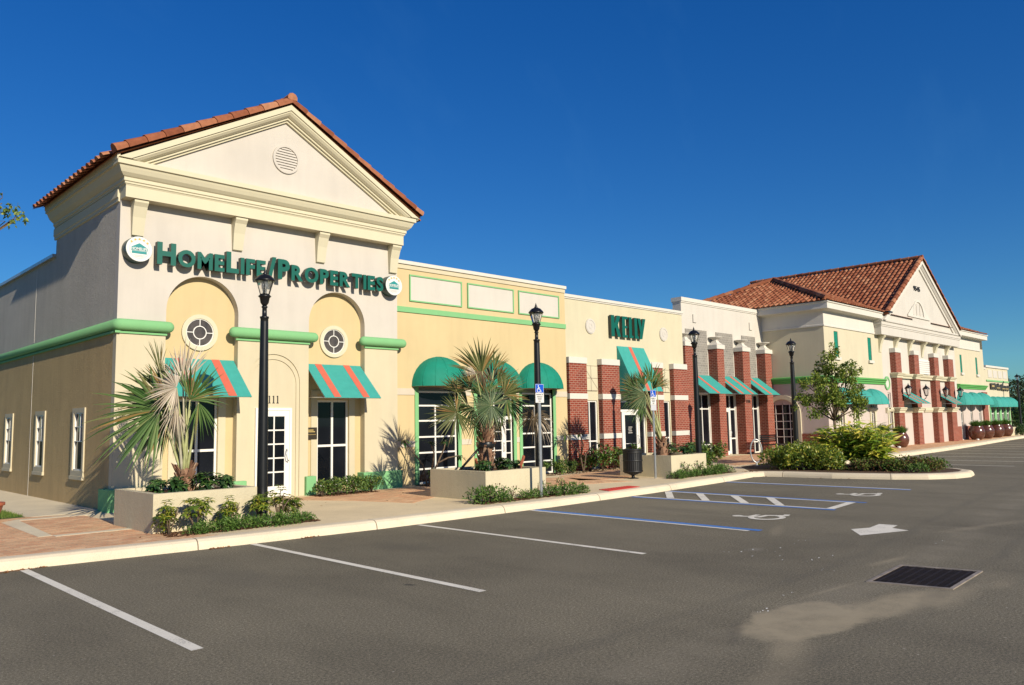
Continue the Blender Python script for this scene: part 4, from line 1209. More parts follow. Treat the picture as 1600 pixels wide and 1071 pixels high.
# brick piers
fp = [(44.09, 44.89), (46.93, 47.66), (50.23, 51.02), (52.83, 53.74)]; FP = 15.45; tp = front(FP)
for i, (a, b) in enumerate(fp):
    p = MB(); p.box(a, b, 0, .3, .1, 5.16, tp); o = obj('brick_pier', p, 'brick', fb)
    s = MB(); s.cham(a - .03, b + .03, -.03, .3, 5.16, 5.40, .02, tp); obj('pier_cap', s, 'stone', o)
    for z0, hh in ((3.80, .26), (1.92, .28)):
        s = MB(); s.sweep([(a - .0, FY), (a - .0, FP), (b, FP), (b, FY)], [(0, z0), (.03, z0), (.04, z0 + hh * .35), (.09, z0 + hh * .5), (.10, z0 + hh * .7), (.15, z0 + hh * .8), (.15, z0 + hh), (0, z0 + hh + .02)])
        obj('pier_moulding', s, 'trim', o)
ms = MB()
for z0, hh in ((3.802, .255),):
    for a, b in ((44.89, 46.93), (47.66, 50.23), (51.02, 52.83)): ms.sweep([(a, FY - .12), (b, FY - .12)], [(-.12, z0), (.03, z0), (.04, z0 + hh * .35), (.09, z0 + hh * .5), (.13, z0 + hh * .8), (.13, z0 + hh), (-.12, z0 + hh)])
for a, b in ((43.0, 43.45), (43.9, 44.09), (45.6, 46.93), (47.66, 47.9), (48.8, 50.23), (51.9, 52.83), (53.74, 54.4)): ms.sweep([(a, FY), (b, FY)], [(0, 1.92), (.05, 1.93), (.12, 2.06), (.12, 2.19), (0, 2.2)])
obj('string_moulding', ms, 'trim', fb)
lv = MB(); lv.box(48.0, 50.0, -.06, 0, 4.12, 4.98, tF)
for k in range(7): lv.box(47.98, 50.02, -.10, -.05, 4.14 + k * .118, 4.22 + k * .118, tF)
obj('louvre_panel', lv, 'whitep', fb)
md = MB(); md.annulus(43.42, 3.5, .25, .36, -.06, 0, tF, n=30); o = obj('medallion', md, 'mint', fb)
obj('medallion_face', MB().disc(43.42, 3.5, .25, -.03, 0, tF, 30), 'stone', o)
for a, b in lw: 
    w_ = window(fb, tF, a, b, .2, 3.0, (.5,), (.22, .42, .62, .82), .05, .03, d=.10)
    s = MB(); s.box(a - .16, a, -.04, .01, .15, 2.2, tF); s.box(b, b + .16, -.04, .01, .15, 2.2, tF); s.sweep([(a - .22, FY), (b + .22, FY)], [(0, 1.98), (.06, 2.0), (.12, 2.12), (.12, 2.2), (0, 2.22)])
    obj('surround', s, 'trim', w_)
for a, b in ((44.65, 45.55), (51.0, 51.9)): window(fb, tF, a, b, .16, 2.9, (.5,), (.12, .3, .48, .66, .82), .09, .04, d=.10, name='door')
window(fb, tF, 47.6, 48.2, .16, 2.9, (.5,), (.2, .4, .6, .8), .06, .04, d=.10)
for a in (55.6, 57.6, 59.5):
    window(fb, tF, a, a + .5, .2, 2.9, (.5,), (.22, .42, .62, .82), .05, .03, d=.10)
wc = MB()
for a, b in ((36.05, 37.1), (37.95, 38.85), (39.7, 40.85), (41.7, 43.25), (54.0, 55.4), (56.3, 57.4), (58.3, 59.3), (60.2, 61.4)): wc.box(a, b, -.05, .02, .1, 1.02, tF)
wc.box(-26, -19.05, -.05, .02, .1, 1.02, tFL); wc.box(-17.15, -15.70, -.05, .02, .1, 1.02, tFL)
obj('brick_wainscot', wc, 'brick', fb)
pc = MB(); pc.box(60.35, 61.4, -.09, .02, 1.02, 3.25, tF); obj('brick_pilaster', pc, 'brick', fb)
# arched window on the flank
aw_ = MB(); uc, ra = -17.98, .72
aw_.annulus(uc, 1.95, ra, ra + .2, -.08, .05, tFL, 0, PI, 24); aw_.box(uc - ra - .2, uc - ra, -.08, .05, .1, 1.95, tFL); aw_.box(uc + ra, uc + ra + .2, -.08, .05, .1, 1.95, tFL)
o = obj('arched_window', aw_, 'farcream', fb)
ag = MB(); ag.prism([(uc - ra, .15)] + arch_pts(uc, ra, 1.95) + [(uc + ra, .15)], .02, .06, tFL); obj('pane', ag, 'glass', o)
ar = MB()
for k in range(-1, 2): ar.box(uc + k * .36 - .015, uc + k * .36 + .015, -.0, .03, .15, 2.55 if k == 0 else 2.4, tFL)
for k in range(5): ar.box(uc - ra, uc + ra, .002, .03, .5 + k * .37 - .015, .5 + k * .37 + .015, tFL)
obj('muntin', ar, 'whitep', o)
# roofs
fr_ = MB(); S1 = .42; ex, ey, ez = FX0 - .46, FY - .45, 7.15
PK = (ex + 5.1, ey + 5.1, ez + S1 * 5.1)
fr_.add([(ex, ey, ez), PK, (ex, ey + 10.2, ez)], [(0, 1, 2)])                        # left hip face
fr_.add([(ex, ey, ez), (47, ey, ez), (47, PK[1], PK[2]), PK], [(0, 1, 2, 3)])         # wing front slope
fr_.add([(50, ey, ez), (60.75, ey, ez), (55.65, PK[1], PK[2]), (50, PK[1], PK[2])], [(0, 1, 2, 3)])
fr_.add([(60.75, ey, ez), (60.75, ey + 10.2, ez), (55.65, PK[1], PK[2])], [(0, 1, 2)])
ge = GX - 6.1; gz = GZ + .05 - gsl * 6.1
fr_.add([(GX, 15.14, GZ + .05), (GX, 26, GZ + .05), (ge, 26, gz), (ge, 15.14, gz), (2 * GX - ge, 15.14, gz), (2 * GX - ge, 26, gz)], [(0, 1, 2, 3), (0, 4, 5, 1)])
dd = Vector((-1, 0, -S1)).normalized()
L1 = 5.1 * math.hypot(1, S1)
tile_slope(fr_, (PK[0], ey, PK[2] + .02), (0, 1, 0), dd, lambda p: abs(p.y - PK[1]) < (PK[0] - p.x) + .05, 10.2, L1, w=.27, c=.40, r=.079)
df_ = Vector((0, -1, -S1)).normalized()
tile_slope(fr_, (ex, PK[1], PK[2] + .02), (1, 0, 0), df_, lambda p: (p.x - ex) > (p.y - ey) - .05 and p.z > GZ - gsl * (GX - p.x) - .1, 11, L1, w=.27, c=.40, r=.079)
tile_slope(fr_, (54.0, PK[1], PK[2] + .02), (1, 0, 0), df_, lambda p: (60.75 - p.x) > (p.y - ey) - .05, 6.7, L1, w=.27, c=.40, r=.079)
gl = Vector((-1, 0, -gsl)).normalized(); gr = Vector((1, 0, -gsl)).normalized(); GL = 6.1 * math.hypot(1, gsl)
tile_slope(fr_, (GX, 15.3, GZ + .07), (0, 1, 0), gl, lambda p: p.z > ez + S1 * (min(p.y, 2 * PK[1] - p.y) - ey) - .05, 10.6, GL, w=.27, c=.40, r=.079)
tile_slope(fr_, (GX, 15.3, GZ + .07), (0, 1, 0), gr, lambda p: True, 3, GL, w=.27, c=.40, r=.079)
ro = obj('tile_roof', fr_, 'clay', fb)
rd = MB()
ridge_tiles(rd, (ex, ey, ez + .12), (PK[0], PK[1], PK[2] + .12), .15, .46); ridge_tiles(rd, (ex, ey + 10.2, ez + .12), (PK[0], PK[1], PK[2] + .12), .15, .46)
ridge_tiles(rd, (GX, 26, GZ + .16), (GX, 15.1, GZ + .16), .14, .46)
obj('ridge_tile', rd, 'clay', ro)
rd = MB()
A_ = Vector((GX, 15.2, GZ + .13))
ridge_tiles(rd, A_, A_ + gl * GL, .15, .46); ridge_tiles(rd, A_, A_ + gr * GL, .15, .46)
obj('rake_tile', rd, 'clay', ro)
obj('light_block', MB().box(FX0 + .2, FX1 - .2, .4, 10, .1, 7.0, tF), 'stone', fb)
fl = MB(); fl.box(42.28, 42.85, -.75, -.55, 7.12, 7.20, tF); fl.tube([(42.3, FY - .45, 7.1), (42.3, FY - .6, 7.16)], .03, 6); obj('floodlight', fl, 'black', fb)
dp = MB(); dp.tube([(42.42, FY - .04, 7.0), (42.42, FY - .04, 6.2)], .05, 8); obj('downpipe', dp, 'farpink', fb)
for xc in (37.5, 39.3, 41.05): dome(fb, xc, .92, 2.36, .80, FY - .005, .85, 'teal', 6)
for xc in (55.85, 57.8, 59.75): dome(fb, xc, 1.0, 2.36, .85, FY - .005, .85, 'teal', 6)
awning(fb, 44.85, 46.95, FY - .01, 3.05, 14.75, 2.42, (.32, .68), .22); awning(fb, 51.0, 52.9, FY - .01, 3.05, 14.75, 2.42, (.32, .68), .22)
def lantern(x, y, z):
    m = MB()
    m.tube([(x, y + .3, z - .25), (x, y + .18, z - .32), (x, y + .05, z - .25), (x, y, z - .12)], .02, 6); m.box(x - .05, x + .05, y + .27, y + .31, z - .38, z - .1)
    m.lathe([(.03, -.12), (.09, -.10), (.10, -.06)], (x, y, z), 8); m.lathe([(.20, .26), (.21, .28), (.12, .38), (.05, .44), (.02, .5), (.005, .56)], (x, y, z), 8)
    for k in range(4):
        a = PI / 4 + k * PI / 2; m.tube([(x + .09 * math.cos(a), y + .09 * math.sin(a), z - .06), (x + .17 * math.cos(a), y + .17 * math.sin(a), z + .27)], .012, 4)
    o = obj('wall_lantern', m, 'black', fb)
    g_ = MB(); g_.lathe([(.08, -.06), (.15, .26)], (x, y, z), 8); obj('lantern_glass', g_, 'lampglass', o)
for x in (44.75, 47.5, 50.85, 53.6): lantern(x, FP - .32, 2.95)

# ================================================================== END SHOP
EY = 16.5; tE = front(EY)
eb = thing('end_shop', 'small cream shop at the far end with white panels and a wide scalloped awning', 'building', (67.5, EY, .15))
w = MB(); w.holed(tE, 61.41, 64.6, .1, 5.0, [], .1); w.holed(tE, 64.6, 70.6, .1, 5.15, [(65.1 + k * 1.35, 66.2 + k * 1.35, .15, 2.3) for k in range(4)], .12)
w.add([(70.6, EY, .1), (70.6, EY + 8, .1), (70.6, EY + 8, 5.2), (70.6, EY, 5.2)], [(0, 1, 2, 3)])
obj('wall', w, 'farcream', eb)
c = MB(); c.box(61.41, 64.6, -.05, .4, 5.0, 5.12, tE); c.box(64.55, 70.65, -.08, .4, 5.15, 5.30, tE); obj('parapet_cap', c, 'stone', eb)
for k in range(4):
    x0 = 65.2 + k * 1.32; o = obj('wall_panel', MB().box(x0, x0 + 1.02, -.02, .01, 4.42, 4.98, tE), 'white', eb)
c = MB(); c.box(64.62, 70.6, -.06, .01, 4.12, 4.24, tE); obj('green_band', c, 'mint', eb)
for k in range(4):
    a = 65.1 + k * 1.35; f = window(eb, tE, a + .12, a + .98, .16, 2.3, (.5,), (.25, .5, .75), .06, .05, d=.08)
    g_ = MB(); g_.box(a - .14, a + .12, -.04, .02, .12, 2.3, tE); g_.box(a + .98, a + 1.21, -.04, .02, .12, 2.3, tE); obj('green_jamb', g_, 'mint', f)
for k in range(4): dome(eb, 65.75 + k * 1.33, .72, 2.25, .78, EY - .005, .8, 'teal', 5)
obj('light_block', MB().box(61.5, 70.5, .4, 8, .1, 5.0, tE), 'stone', eb)
es = thing('shop_sign', 'dark green and gold lettered sign above the wide awning of the small end shop', 'sign', (67.7, EY, 3.75))
m = MB()
x = 65.4
for k, (w_, h_, z_) in enumerate(((.85, .42, 3.58), (.28, .46, 3.56), (.5, .34, 3.58), (.3, .48, 3.54), (.55, .36, 3.54), (.42, .46, 3.52), (.6, .38, 3.50), (.5, .34, 3.52), (.4, .4, 3.5))):
    m.cham(x, x + w_, -.14, -.01, z_, z_ + h_, .03, tE); x += w_ + .06
obj('letter', m, 'dark', es)
m = MB(); m.box(65.5, 66.1, -.15, -.139, 3.72, 3.86, tE); m.box(66.75, 67.6, -.15, -.139, 3.64, 3.70, tE); m.box(68.2, 69.9, -.15, -.139, 3.60, 3.66, tE); obj('gold_mark', m, 'gold', es)
# ================================================================== STREET FURNITURE
def planter(x0, x1, y0, y1, label):
    o = thing('planter_box', label, 'planter', ((x0 + x1) / 2, (y0 + y1) / 2, .15))
    w = MB(); t = .13; z1 = .775
    w.box(x0, x1, y0, y0 + t, .10, z1); w.box(x0, x1, y1 - t, y1, .10, z1); w.box(x0, x0 + t, y0 + t, y1 - t, .10, z1); w.box(x1 - t, x1, y0 + t, y1 - t, .10, z1)
    obj('planter_wall', w, 'planter', o)
    s = MB(); s.quad((x0 + t, y0 + t, .715), (x1 - t, y0 + t, .715), (x1 - t, y1 - t, .715), (x0 + t, y1 - t, .715))
    for i in range(260):
        x, y = R.uniform(x0 + t, x1 - t), R.uniform(y0 + t, y1 - t); a = R.uniform(0, PI); l, h = R.uniform(.02, .06), R.uniform(.006, .02)
        c_, s_ = math.cos(a) * l, math.sin(a) * l
        s.add([(x - c_, y - s_, .716), (x + c_, y + s_, .716 + h), (x + c_ * .3 - s_ * .4, y + s_ * .3 + c_ * .4, .717 + h)], [(0, 1, 2)])
    obj('mulch', s, 'mulch', o)
    return o
planter(4.85, 6.62, 13.15, 14.95, 'square cream stucco planter box holding the leftmost palm')
planter(11.5, 13.38, 12.52, 14.40, 'square cream stucco planter box holding the middle palm, before the dome awnings')
planter(19.15, 21.0, 13.0, 14.85, 'square cream stucco planter box holding the tied palm, beside the black litter bin')
pf = thing('planter_box', 'far cream planter box at the far end beyond the row of big pots', 'planter', (67.5, 15.9, .15))
w = MB(); w.box(65.8, 69.4, 15.6, 16.4, .1, .75); obj('planter_wall', w, 'planter', pf)

# street lamps
lamp = thing('street_lamp', 'black post lamp rising in front of the door 111', 'street lamp', (6.895, 13.5, .15), 'black post lamps along the kerb')
def lp(name, mb, mat, par): return obj(name, mb, mat, par, local=True)
p = MB()
p.lathe([(.125, -.05), (.125, .02), (.10, .05), (.097, .6), (.088, 2.0), (.073, 3.60), (.071, 3.66), (.082, 3.67), (.082, 3.70), (.045, 3.71), (.042, 3.86), (.06, 3.88), (.045, 3.9)], (0, 0, 0), 20)
lp('post', p, 'black', lamp)
p = MB()
p.lathe([(.035, 3.90), (.075, 3.96), (.09, 4.05), (.11, 4.07), (.12, 4.085), (.10, 4.10), (.085, 4.12), (.06, 4.13)], (0, 0, 0), 12)
for k in range(6):
    a = k * PI / 3; p.tube([(.085 * math.cos(a), .085 * math.sin(a), 4.11), (.165 * math.cos(a), .165 * math.sin(a), 4.37)], .009, 4)
p.lathe([(.15, 4.358), (.185, 4.36), (.192, 4.375), (.185, 4.39), (.16, 4.42), (.115, 4.47), (.06, 4.495), (.03, 4.50), (.05, 4.515), (.03, 4.53), (.018, 4.545), (.028, 4.56), (.012, 4.585), (.004, 4.62)], (0, 0, 0), 18)
h = lp('lantern', p, 'black', lamp)
p = MB(); p.lathe([(.078, 4.115), (.158, 4.36)], (0, 0, 0), 6, False); g = obj('lamp_glass', p, 'lampglass', h, local=True)
p = MB(); p.lathe([(.035, 4.12), (.035, 4.22), (.055, 4.225), (.06, 4.33), (.05, 4.35)], (0, 0, 0), 12); obj('bulb_housing', p, 'signwhite', h, local=True)
for (x, y), lab in (((14.1, 13.40), 'black post lamp beside the middle palm planter, before the yellow shop'),
                    ((21.88, 13.80), 'black post lamp between the tied palm planter and the tall-piered white shop'),
                    ((28.04, 13.52), 'black post lamp behind the island hedge, left of the small tree'),
                    ((68.9, 15.5), 'black post lamp at the far end against the dark trees')):
    dup(lamp, (x, y, .15), R.uniform(0, 1), label=lab, group='black post lamps along the kerb')

# accessible-bay signs
def bay_sign(x, y, label, two):
    o = thing('parking_sign', label, 'sign', (x, y, .15)); 
    ang = 0.0
    ca, sa = math.cos(ang), math.sin(ang)
    def t(u, d, z): return (x + u * ca - d * sa, y + u * sa + d * ca, z)
    p = MB(); 
    for (u0, u1, d0, d1) in ((-.035, .035, .0, .006), (-.035, -.029, .006, .03), (.029, .035, .006, .03)): p.box(u0, u1, d0, d1, .1, 2.55, t)
    obj('post', p, 'steel', o)
    z1 = 2.66; s = .135; hb = .20
    b = MB(); b.prism([(-s + .015, z1 - hb), (s - .015, z1 - hb), (s, z1 - hb + .015), (s, z1 - .015), (s - .015, z1), (-s + .015, z1), (-s, z1 - .015), (-s, z1 - hb + .015)], -.006, .0, t)
    pl = obj('symbol_panel', b, 'blue', o)
    m = MB(); isa(m, lambda u, v, k: t(-.01 + (u - .12) * .16, -.0085 - k * .0003, z1 - hb + .02 + v * .155), .10)
    for (u0, u1, a, b_) in ((-s + .006, s - .006, .005, .011), (-s + .006, s - .006, hb - .011, hb - .005)): m.box(u0, u1, -.008, -.006, z1 - b_, z1 - a, t)
    for u0 in (-s + .006, s - .012): m.box(u0, u0 + .006, -.008, -.006, z1 - hb + .011, z1 - .011, t)
    obj('wheelchair_symbol', m, 'signwhite', pl)
    zn = z1 - hb - .004
    b = MB(); b.box(-s, s, -.006, 0, zn - .215, zn, t); p2 = obj('notice_panel', b, 'signwhite', o)
    m = MB()
    for k, (tx, hw) in enumerate((('PARKING BY', .11), ('DISABLED', .09), ('PERMIT', .07), ('ONLY', .05))):
        put_text(m, tx, -hw, hw, zn - .05 - k * .048, zn - .022 - k * .048, -.009, -.005, t, .01)
    obj('lettering', m, 'ink', p2)
    if two:
        b = MB(); b.box(-s, s, -.006, 0, zn - .215 - .165, zn - .222, t); obj('plain_panel', b, 'signgrey', o)
bay_sign(12.85, 12.16, 'blue and white accessible parking sign on a steel post before the dome awnings', False)
bay_sign(18.78, 13.28, 'blue and white accessible parking sign with a grey lower panel, beside the litter bin', True)

# litter bin
tb = thing('litter_bin', 'black slatted round litter bin on a pedestal beside the tied palm planter', 'litter bin', (18.4, 13.8, .15))
b = MB(); n = 30
for k in range(n):
    a = 2 * PI * k / n; c_, s_ = math.cos(a), math.sin(a); r = .275
    tt = Vector((-s_, c_, 0)) * .021; nn = Vector((c_, s_, 0))
    P0 = Vector((18.4, 13.8, 0)) + nn * r
    pts = []
    for z, e in ((.30, -.04), (.36, 0), (.95, .0)):
        for q_ in (-1, 1): pts.append((P0 + tt * q_ + nn * e) + Vector((0, 0, z)))
    b.add(pts, [(0, 1, 3, 2), (2, 3, 5, 4)])
obj('slat', b, 'trashblack', tb)
b = MB(); b.lathe([(.262, .33), (.262, .94), (.255, .94), (.255, .35)], (18.4, 13.8, 0), 30); obj('liner', b, 'black', tb)
b = MB()
for z in (.36, .66, .90): b.lathe([(.28, z - .02), (.285, z - .018), (.285, z + .018), (.28, z + .02)], (18.4, 13.8, 0), 30)
b.lathe([(.27, .94), (.295, .945), (.30, .965), (.29, .985), (.26, .985), (.25, .95)], (18.4, 13.8, 0), 30)
obj('hoop', b, 'trashblack', tb)
b = MB(); b.lathe([(.16, .15), (.16, .165), (.05, .18), (.045, .24), (.22, .31)], (18.4, 13.8, 0), 24); obj('pedestal', b, 'black', tb)

# bicycle rack and bench by the white shop
br = thing('bicycle_rack', 'silver hoop bicycle rack left of the island hedge', 'bicycle rack', (25.45, 13.75, .15))
b = MB(); pts = []
for k in range(25):
    a = 2 * PI * k / 24; pts.append((25.45 + .20 * math.cos(a) * .72, 13.75 - .20 * math.cos(a) * .7, .66 + .40 * math.sin(a) * (1 if math.sin(a) > 0 else 1)))
b.tube(pts, .024, 8, cap=False); obj('hoop', b, 'steel', br)
b = MB(); b.tube([(25.45, 13.75, .26), (25.45, 13.75, .1)], .024, 8); b.lathe([(.07, .15), (.07, .165), (.03, .17)], (25.45, 13.75, 0), 14); obj('foot', b, 'steel', br)
bn = thing('bench', 'low dark metal bench beside the last brick pier of the white shop', 'bench', (33.9, 17.4, .15))
b = MB()
for k in range(5): b.cham(33.1, 34.7, 17.2 + k * .09, 17.27 + k * .09, .56, .60, .008)
obj('seat', b, 'black', bn)
b = MB()
for k in range(4): b.box(33.1, 34.7, 17.66, 17.69, .70 + k * .085, .76 + k * .085)
obj('backrest', b, 'black', bn)
for x in (33.25, 34.55):
    b = MB(); b.tube([(x, 17.22, .15), (x, 17.22, .56), (x, 17.62, .57), (x, 17.68, 1.02)], .022, 6); b.tube([(x, 17.64, .15), (x, 17.62, .56)], .022, 6); obj('leg', b, 'black', bn)

# ================================================================== PLANTS
SR, SA = Vector((.711, -.703, 0)), Vector((.703, .711, 0)); UP = Vector((0, 0, 1))
def frond(par, base, hub, axis, norm, rad, spread, mat, n=0, droop=.10, curl=.06, pet='petiole', prad=.018, ragged=.2, bendup=.15):
    A = axis.normalized(); N = (norm - A * norm.dot(A)).normalized(); S = N.cross(A)
    n = n or max(10, int(spread / 4.9))
    m = MB(); half = math.radians(spread) / 2; st = 2 * half / n
    for i in range(n):
        ph = -half + st * (i + .5) + R.uniform(-.045, .045); oop = R.uniform(-.16, .16)
        L = rad * (1 - .16 * (abs(ph) / max(half, .1)) ** 2) * R.uniform(1 - ragged, 1.03)
        d = A * math.cos(ph) + S * math.sin(ph); sd = -A * math.sin(ph) + S * math.cos(ph)
        flop = R.uniform(.4, 1.6); cr = R.uniform(-.5, 1.2) * curl; tw = R.uniform(-.05, .05)
        def pt(t): return hub + d * (L * t) - UP * (droop * flop * L * t ** 2.6) + N * ((-cr + oop) * L * t * t) + sd * (tw * L * t * t)
        wj = rad * math.tan(st / 2) * 1.02
        ts = (.03, .28, .50, .78, 1.0); ws = (.03, .28, .46, .22, .0)
        vs = []
        for t, w in zip(ts, ws):
            c0 = pt(t); e = wj * w * 1.05 if t < .6 else rad * math.tan(st / 2) * w * 1.0
            lift = e * .55
            vs += [c0 - sd * e - N * lift, c0 + N * lift * .4, c0 + sd * e - N * lift]
        fs = []
        for k in range(4): fs += [(3 * k, 3 * k + 1, 3 * k + 4, 3 * k + 3), (3 * k + 1, 3 * k + 2, 3 * k + 5, 3 * k + 4)]
        m.add(vs, fs, False)
    o = obj('frond', m, mat, par)
    if base is not None:
        p = MB(); mid = (base + hub) / 2 + UP * (bendup * (hub - base).length * .4) - (hub - base).cross(UP).cross(UP) * .02
        pts = []
        for k in range(7):
            t = k / 6; pts.append(base * (1 - t) ** 2 + mid * 2 * t * (1 - t) + hub * t * t)
        p.tube(pts, [prad * (1.7 - 1.1 * k / 6) for k in range(7)], 6)
        obj('petiole', p, pet, o)
    return o
def palm(label, base, k, trunk_h, trunk_r, fr, lean=0):
    """k = metres per unit of the frond table; table rows: du, dv, axis angle, radius, spread, material, depth offset, face tilt"""
    B = Vector(base); o = thing('fan_palm', label, 'palm', base)
    t = MB(); hgt = trunk_h
    t.lathe([(trunk_r * 1.1, -.03), (trunk_r * 1.15, .05), (trunk_r, hgt * .4), (trunk_r * .8, hgt * .8), (trunk_r * .4, hgt)], base, 14)
    for i in range(int(34 * max(1, hgt / .5))):
        a = R.uniform(0, 2 * PI); z = R.uniform(0.02, .95) ** .8 * hgt; rr = trunk_r * (1.08 - .35 * z / hgt)
        c = B + Vector((math.cos(a) * rr, math.sin(a) * rr, z)); d = Vector((math.cos(a) * .55, math.sin(a) * .55, .85)).normalized(); s = Vector((-math.sin(a), math.cos(a), 0)); L = R.uniform(.10, .2) * (trunk_r / .16)
        w = R.uniform(.035, .06) * (trunk_r / .16); nn = s.cross(d)
        t.add([c - s * w, c + s * w, c + d * L + s * w * .5, c + d * L - s * w * .5, c - s * w + nn * .025, c + s * w + nn * .025, c + d * L + s * w * .4 + nn * .012, c + d * L - s * w * .4 + nn * .012],
              [(0, 1, 2, 3), (4, 7, 6, 5), (0, 4, 5, 1), (1, 5, 6, 2), (2, 6, 7, 3), (3, 7, 4, 0)])
    obj('trunk', t, 'palmbark', o)
    top = B + UP * hgt * .7
    for (du, dv, ang, rad, spr, mt, dep, tilt, *x) in fr:
        hub = B + SR * (du * k) + UP * (dv * k) + SA * dep
        a = math.radians(ang); ax = SR * math.cos(a) + UP * math.sin(a) + SA * R.uniform(-.25, .25)
        nrm = -SA + SR * math.sin(tilt) * .9 + UP * R.uniform(-.1, .55)
        kw = x[0] if x else {}
        frond(o, top + Vector((R.uniform(-.05, .05), R.uniform(-.05, .05), 0)), hub, ax, nrm, rad * k, spr, mt, pet=kw.pop('pet', 'petiole'), **kw)
    return o
palm('fan palm with pale dead fronds in the planter before the striped awning at left', (5.72, 14.1, .70), 1 / 88, .42, .15, [
    (-34, 128, 184, 114, 170, 'frond', -.15, -.3, dict(droop=.16)), (-34, 142, 156, 98, 110, 'frondolive', .25, -.5), (-2, 161, 182, 54, 205, 'frondgrey', -.35, .1, dict(curl=.15)), (-30, 122, 205, 98, 110, 'frond', .1, .1, dict(droop=.14)),
    (10, 142, 52, 76, 120, 'frond', -.1, .5), (-5, 168, 84, 84, 75, 'frondgrey', .0, .0, dict(ragged=.25, pet='petiolegrey')), (-8, 165, 112, 72, 55, 'frondgrey', .2, .3, dict(ragged=.3)),
    (-50, 190, 108, 66, 26, 'frondolive', .2, .2, dict(prad=.012)), (-53, 190, 84, 58, 22, 'frondolive', .3, -.2, dict(prad=.012)), (22, 138, 286, 52, 75, 'frond', -.05, .4, dict(droop=.25)),
    (-50, 165, 122, 62, 80, 'frond', .4, .1), (-22, 128, 238, 70, 95, 'frond', .05, -.1, dict(droop=.2)), (-34, 140, 205, 84, 100, 'frondolive', .3, -.2), (-5, 132, 258, 48, 80, 'frondgrey', -.25, .2, dict(droop=.3, pet='petiolegrey')), (0, 150, 60, 40, 60, 'frondbrown', .25, .2)])
palm('large fan palm with olive and brown fronds, braced in the middle planter', (12.42, 13.5, .70), 1 / 67.5, 1.25, .15, [
    (-43, 92, 200, 52, 250, 'frondolive', -.3, -.3), (-44, 124, 122, 40, 70, 'frondolive', .0, -.1), (10, 102, 175, 44, 330, 'frondblue', -.45, .1),
    (-5, 152, 106, 72, 115, 'frondolive', .0, .0), (-3, 155, 252, 34, 150, 'frondbrown', -.25, .1), (14, 158, 66, 44, 64, 'frondolive', .15, .3),
    (30, 118, 38, 46, 125, 'frondolive', -.1, .4), (34, 110, 318, 48, 135, 'frond', -.05, .4, dict(droop=.2)), (-12, 150, 152, 26, 70, 'frondgrey', -.5, .0, dict(curl=.3)),
    (76, 84, 255, 34, 300, 'frondbrown', -.35, .2, dict(droop=.45, curl=.35, ragged=.35, pet='trunk', prad=.007, bendup=.35)), (78, 82, 330, 36, 110, 'frondgrey', -.3, .2, dict(droop=.7, curl=.5, ragged=.4, pet='trunk', prad=.005, bendup=.35)), (4, 88, 282, 42, 90, 'frondbrown', .1, .1, dict(droop=.3)), (-10, 86, 262, 40, 85, 'frond', -.1, .0, dict(droop=.25)),
    (20, 92, 250, 40, 100, 'frondolive', .25, .1, dict(droop=.3)), (10, 140, 80, 46, 100, 'frondbrown', .3, .1), (-28, 105, 160, 46, 120, 'frond', .35, -.2), (-22, 128, 135, 50, 110, 'frondolive', .15, -.2), (20, 134, 40, 46, 110, 'frondolive', .2, .3), (2, 118, 95, 44, 150, 'frond', -.2, .1), (-18, 100, 225, 44, 120, 'frond', -.2, -.2)])
palm('leaning fan palm with bunched green fronds in the planter behind the second parking sign', (20.05, 13.92, .70), 1 / 53, .55, .15, [
    (-39, 103, 172, 36, 200, 'frond', -.25, -.4), (-42, 113, 122, 32, 120, 'frondolive', .1, -.3), (-28, 98, 192, 40, 160, 'frondblue', -.45, -.1), (-25, 114, 96, 34, 90, 'frond', -.1, .0),
    (-13, 118, 82, 42, 90, 'frond', .05, .2), (-4, 112, 42, 32, 80, 'frondolive', .1, .4), (-28, 84, 238, 32, 90, 'frond', -.1, -.2, dict(droop=.25)), (-18, 100, 210, 42, 110, 'frondolive', .25, -.2), (-10, 108, 60, 36, 80, 'frond', .3, .3), (-22, 90, 262, 34, 70, 'frondbrown', .1, .0, dict(droop=.3)), (-22, 110, 140, 40, 110, 'frond', .3, .0)])
# braces on the middle palm
bs = thing('tree_brace', 'dark strut brace propping the middle palm in its planter', 'brace', (12.42, 13.5, .72))
for dx, dy in ((-.62, .28), (.62, .25), (-.35, -.5)):
    m = MB(); m.tube([(12.42 + dx * .12, 13.5 + dy * .12, 1.32), (12.42 + dx, 13.5 + dy, .70)], .028, 6); obj('strut', m, 'black', bs)
m = MB(); m.lathe([(.20, 1.24), (.21, 1.26), (.21, 1.36), (.20, 1.38)], (12.42, 13.5, 0), 14); obj('collar', m, 'black', bs)
for (x, y, a), lb in (((11.95, 13.25, .9), 'short orange stake leaning at the left in the middle palm planter'), ((12.98, 12.95, -.8), 'short orange stake leaning at the right in the middle palm planter')):
    m = MB(); m.box(-.035, .035, -.02, .02, -.05, .32); st_ = obj('stake', m, 'terracotta', None); st_.location = (x, y, .76); st_.rotation_euler = (.1, -a * .7, .4); tag(st_, lb, 'stake')

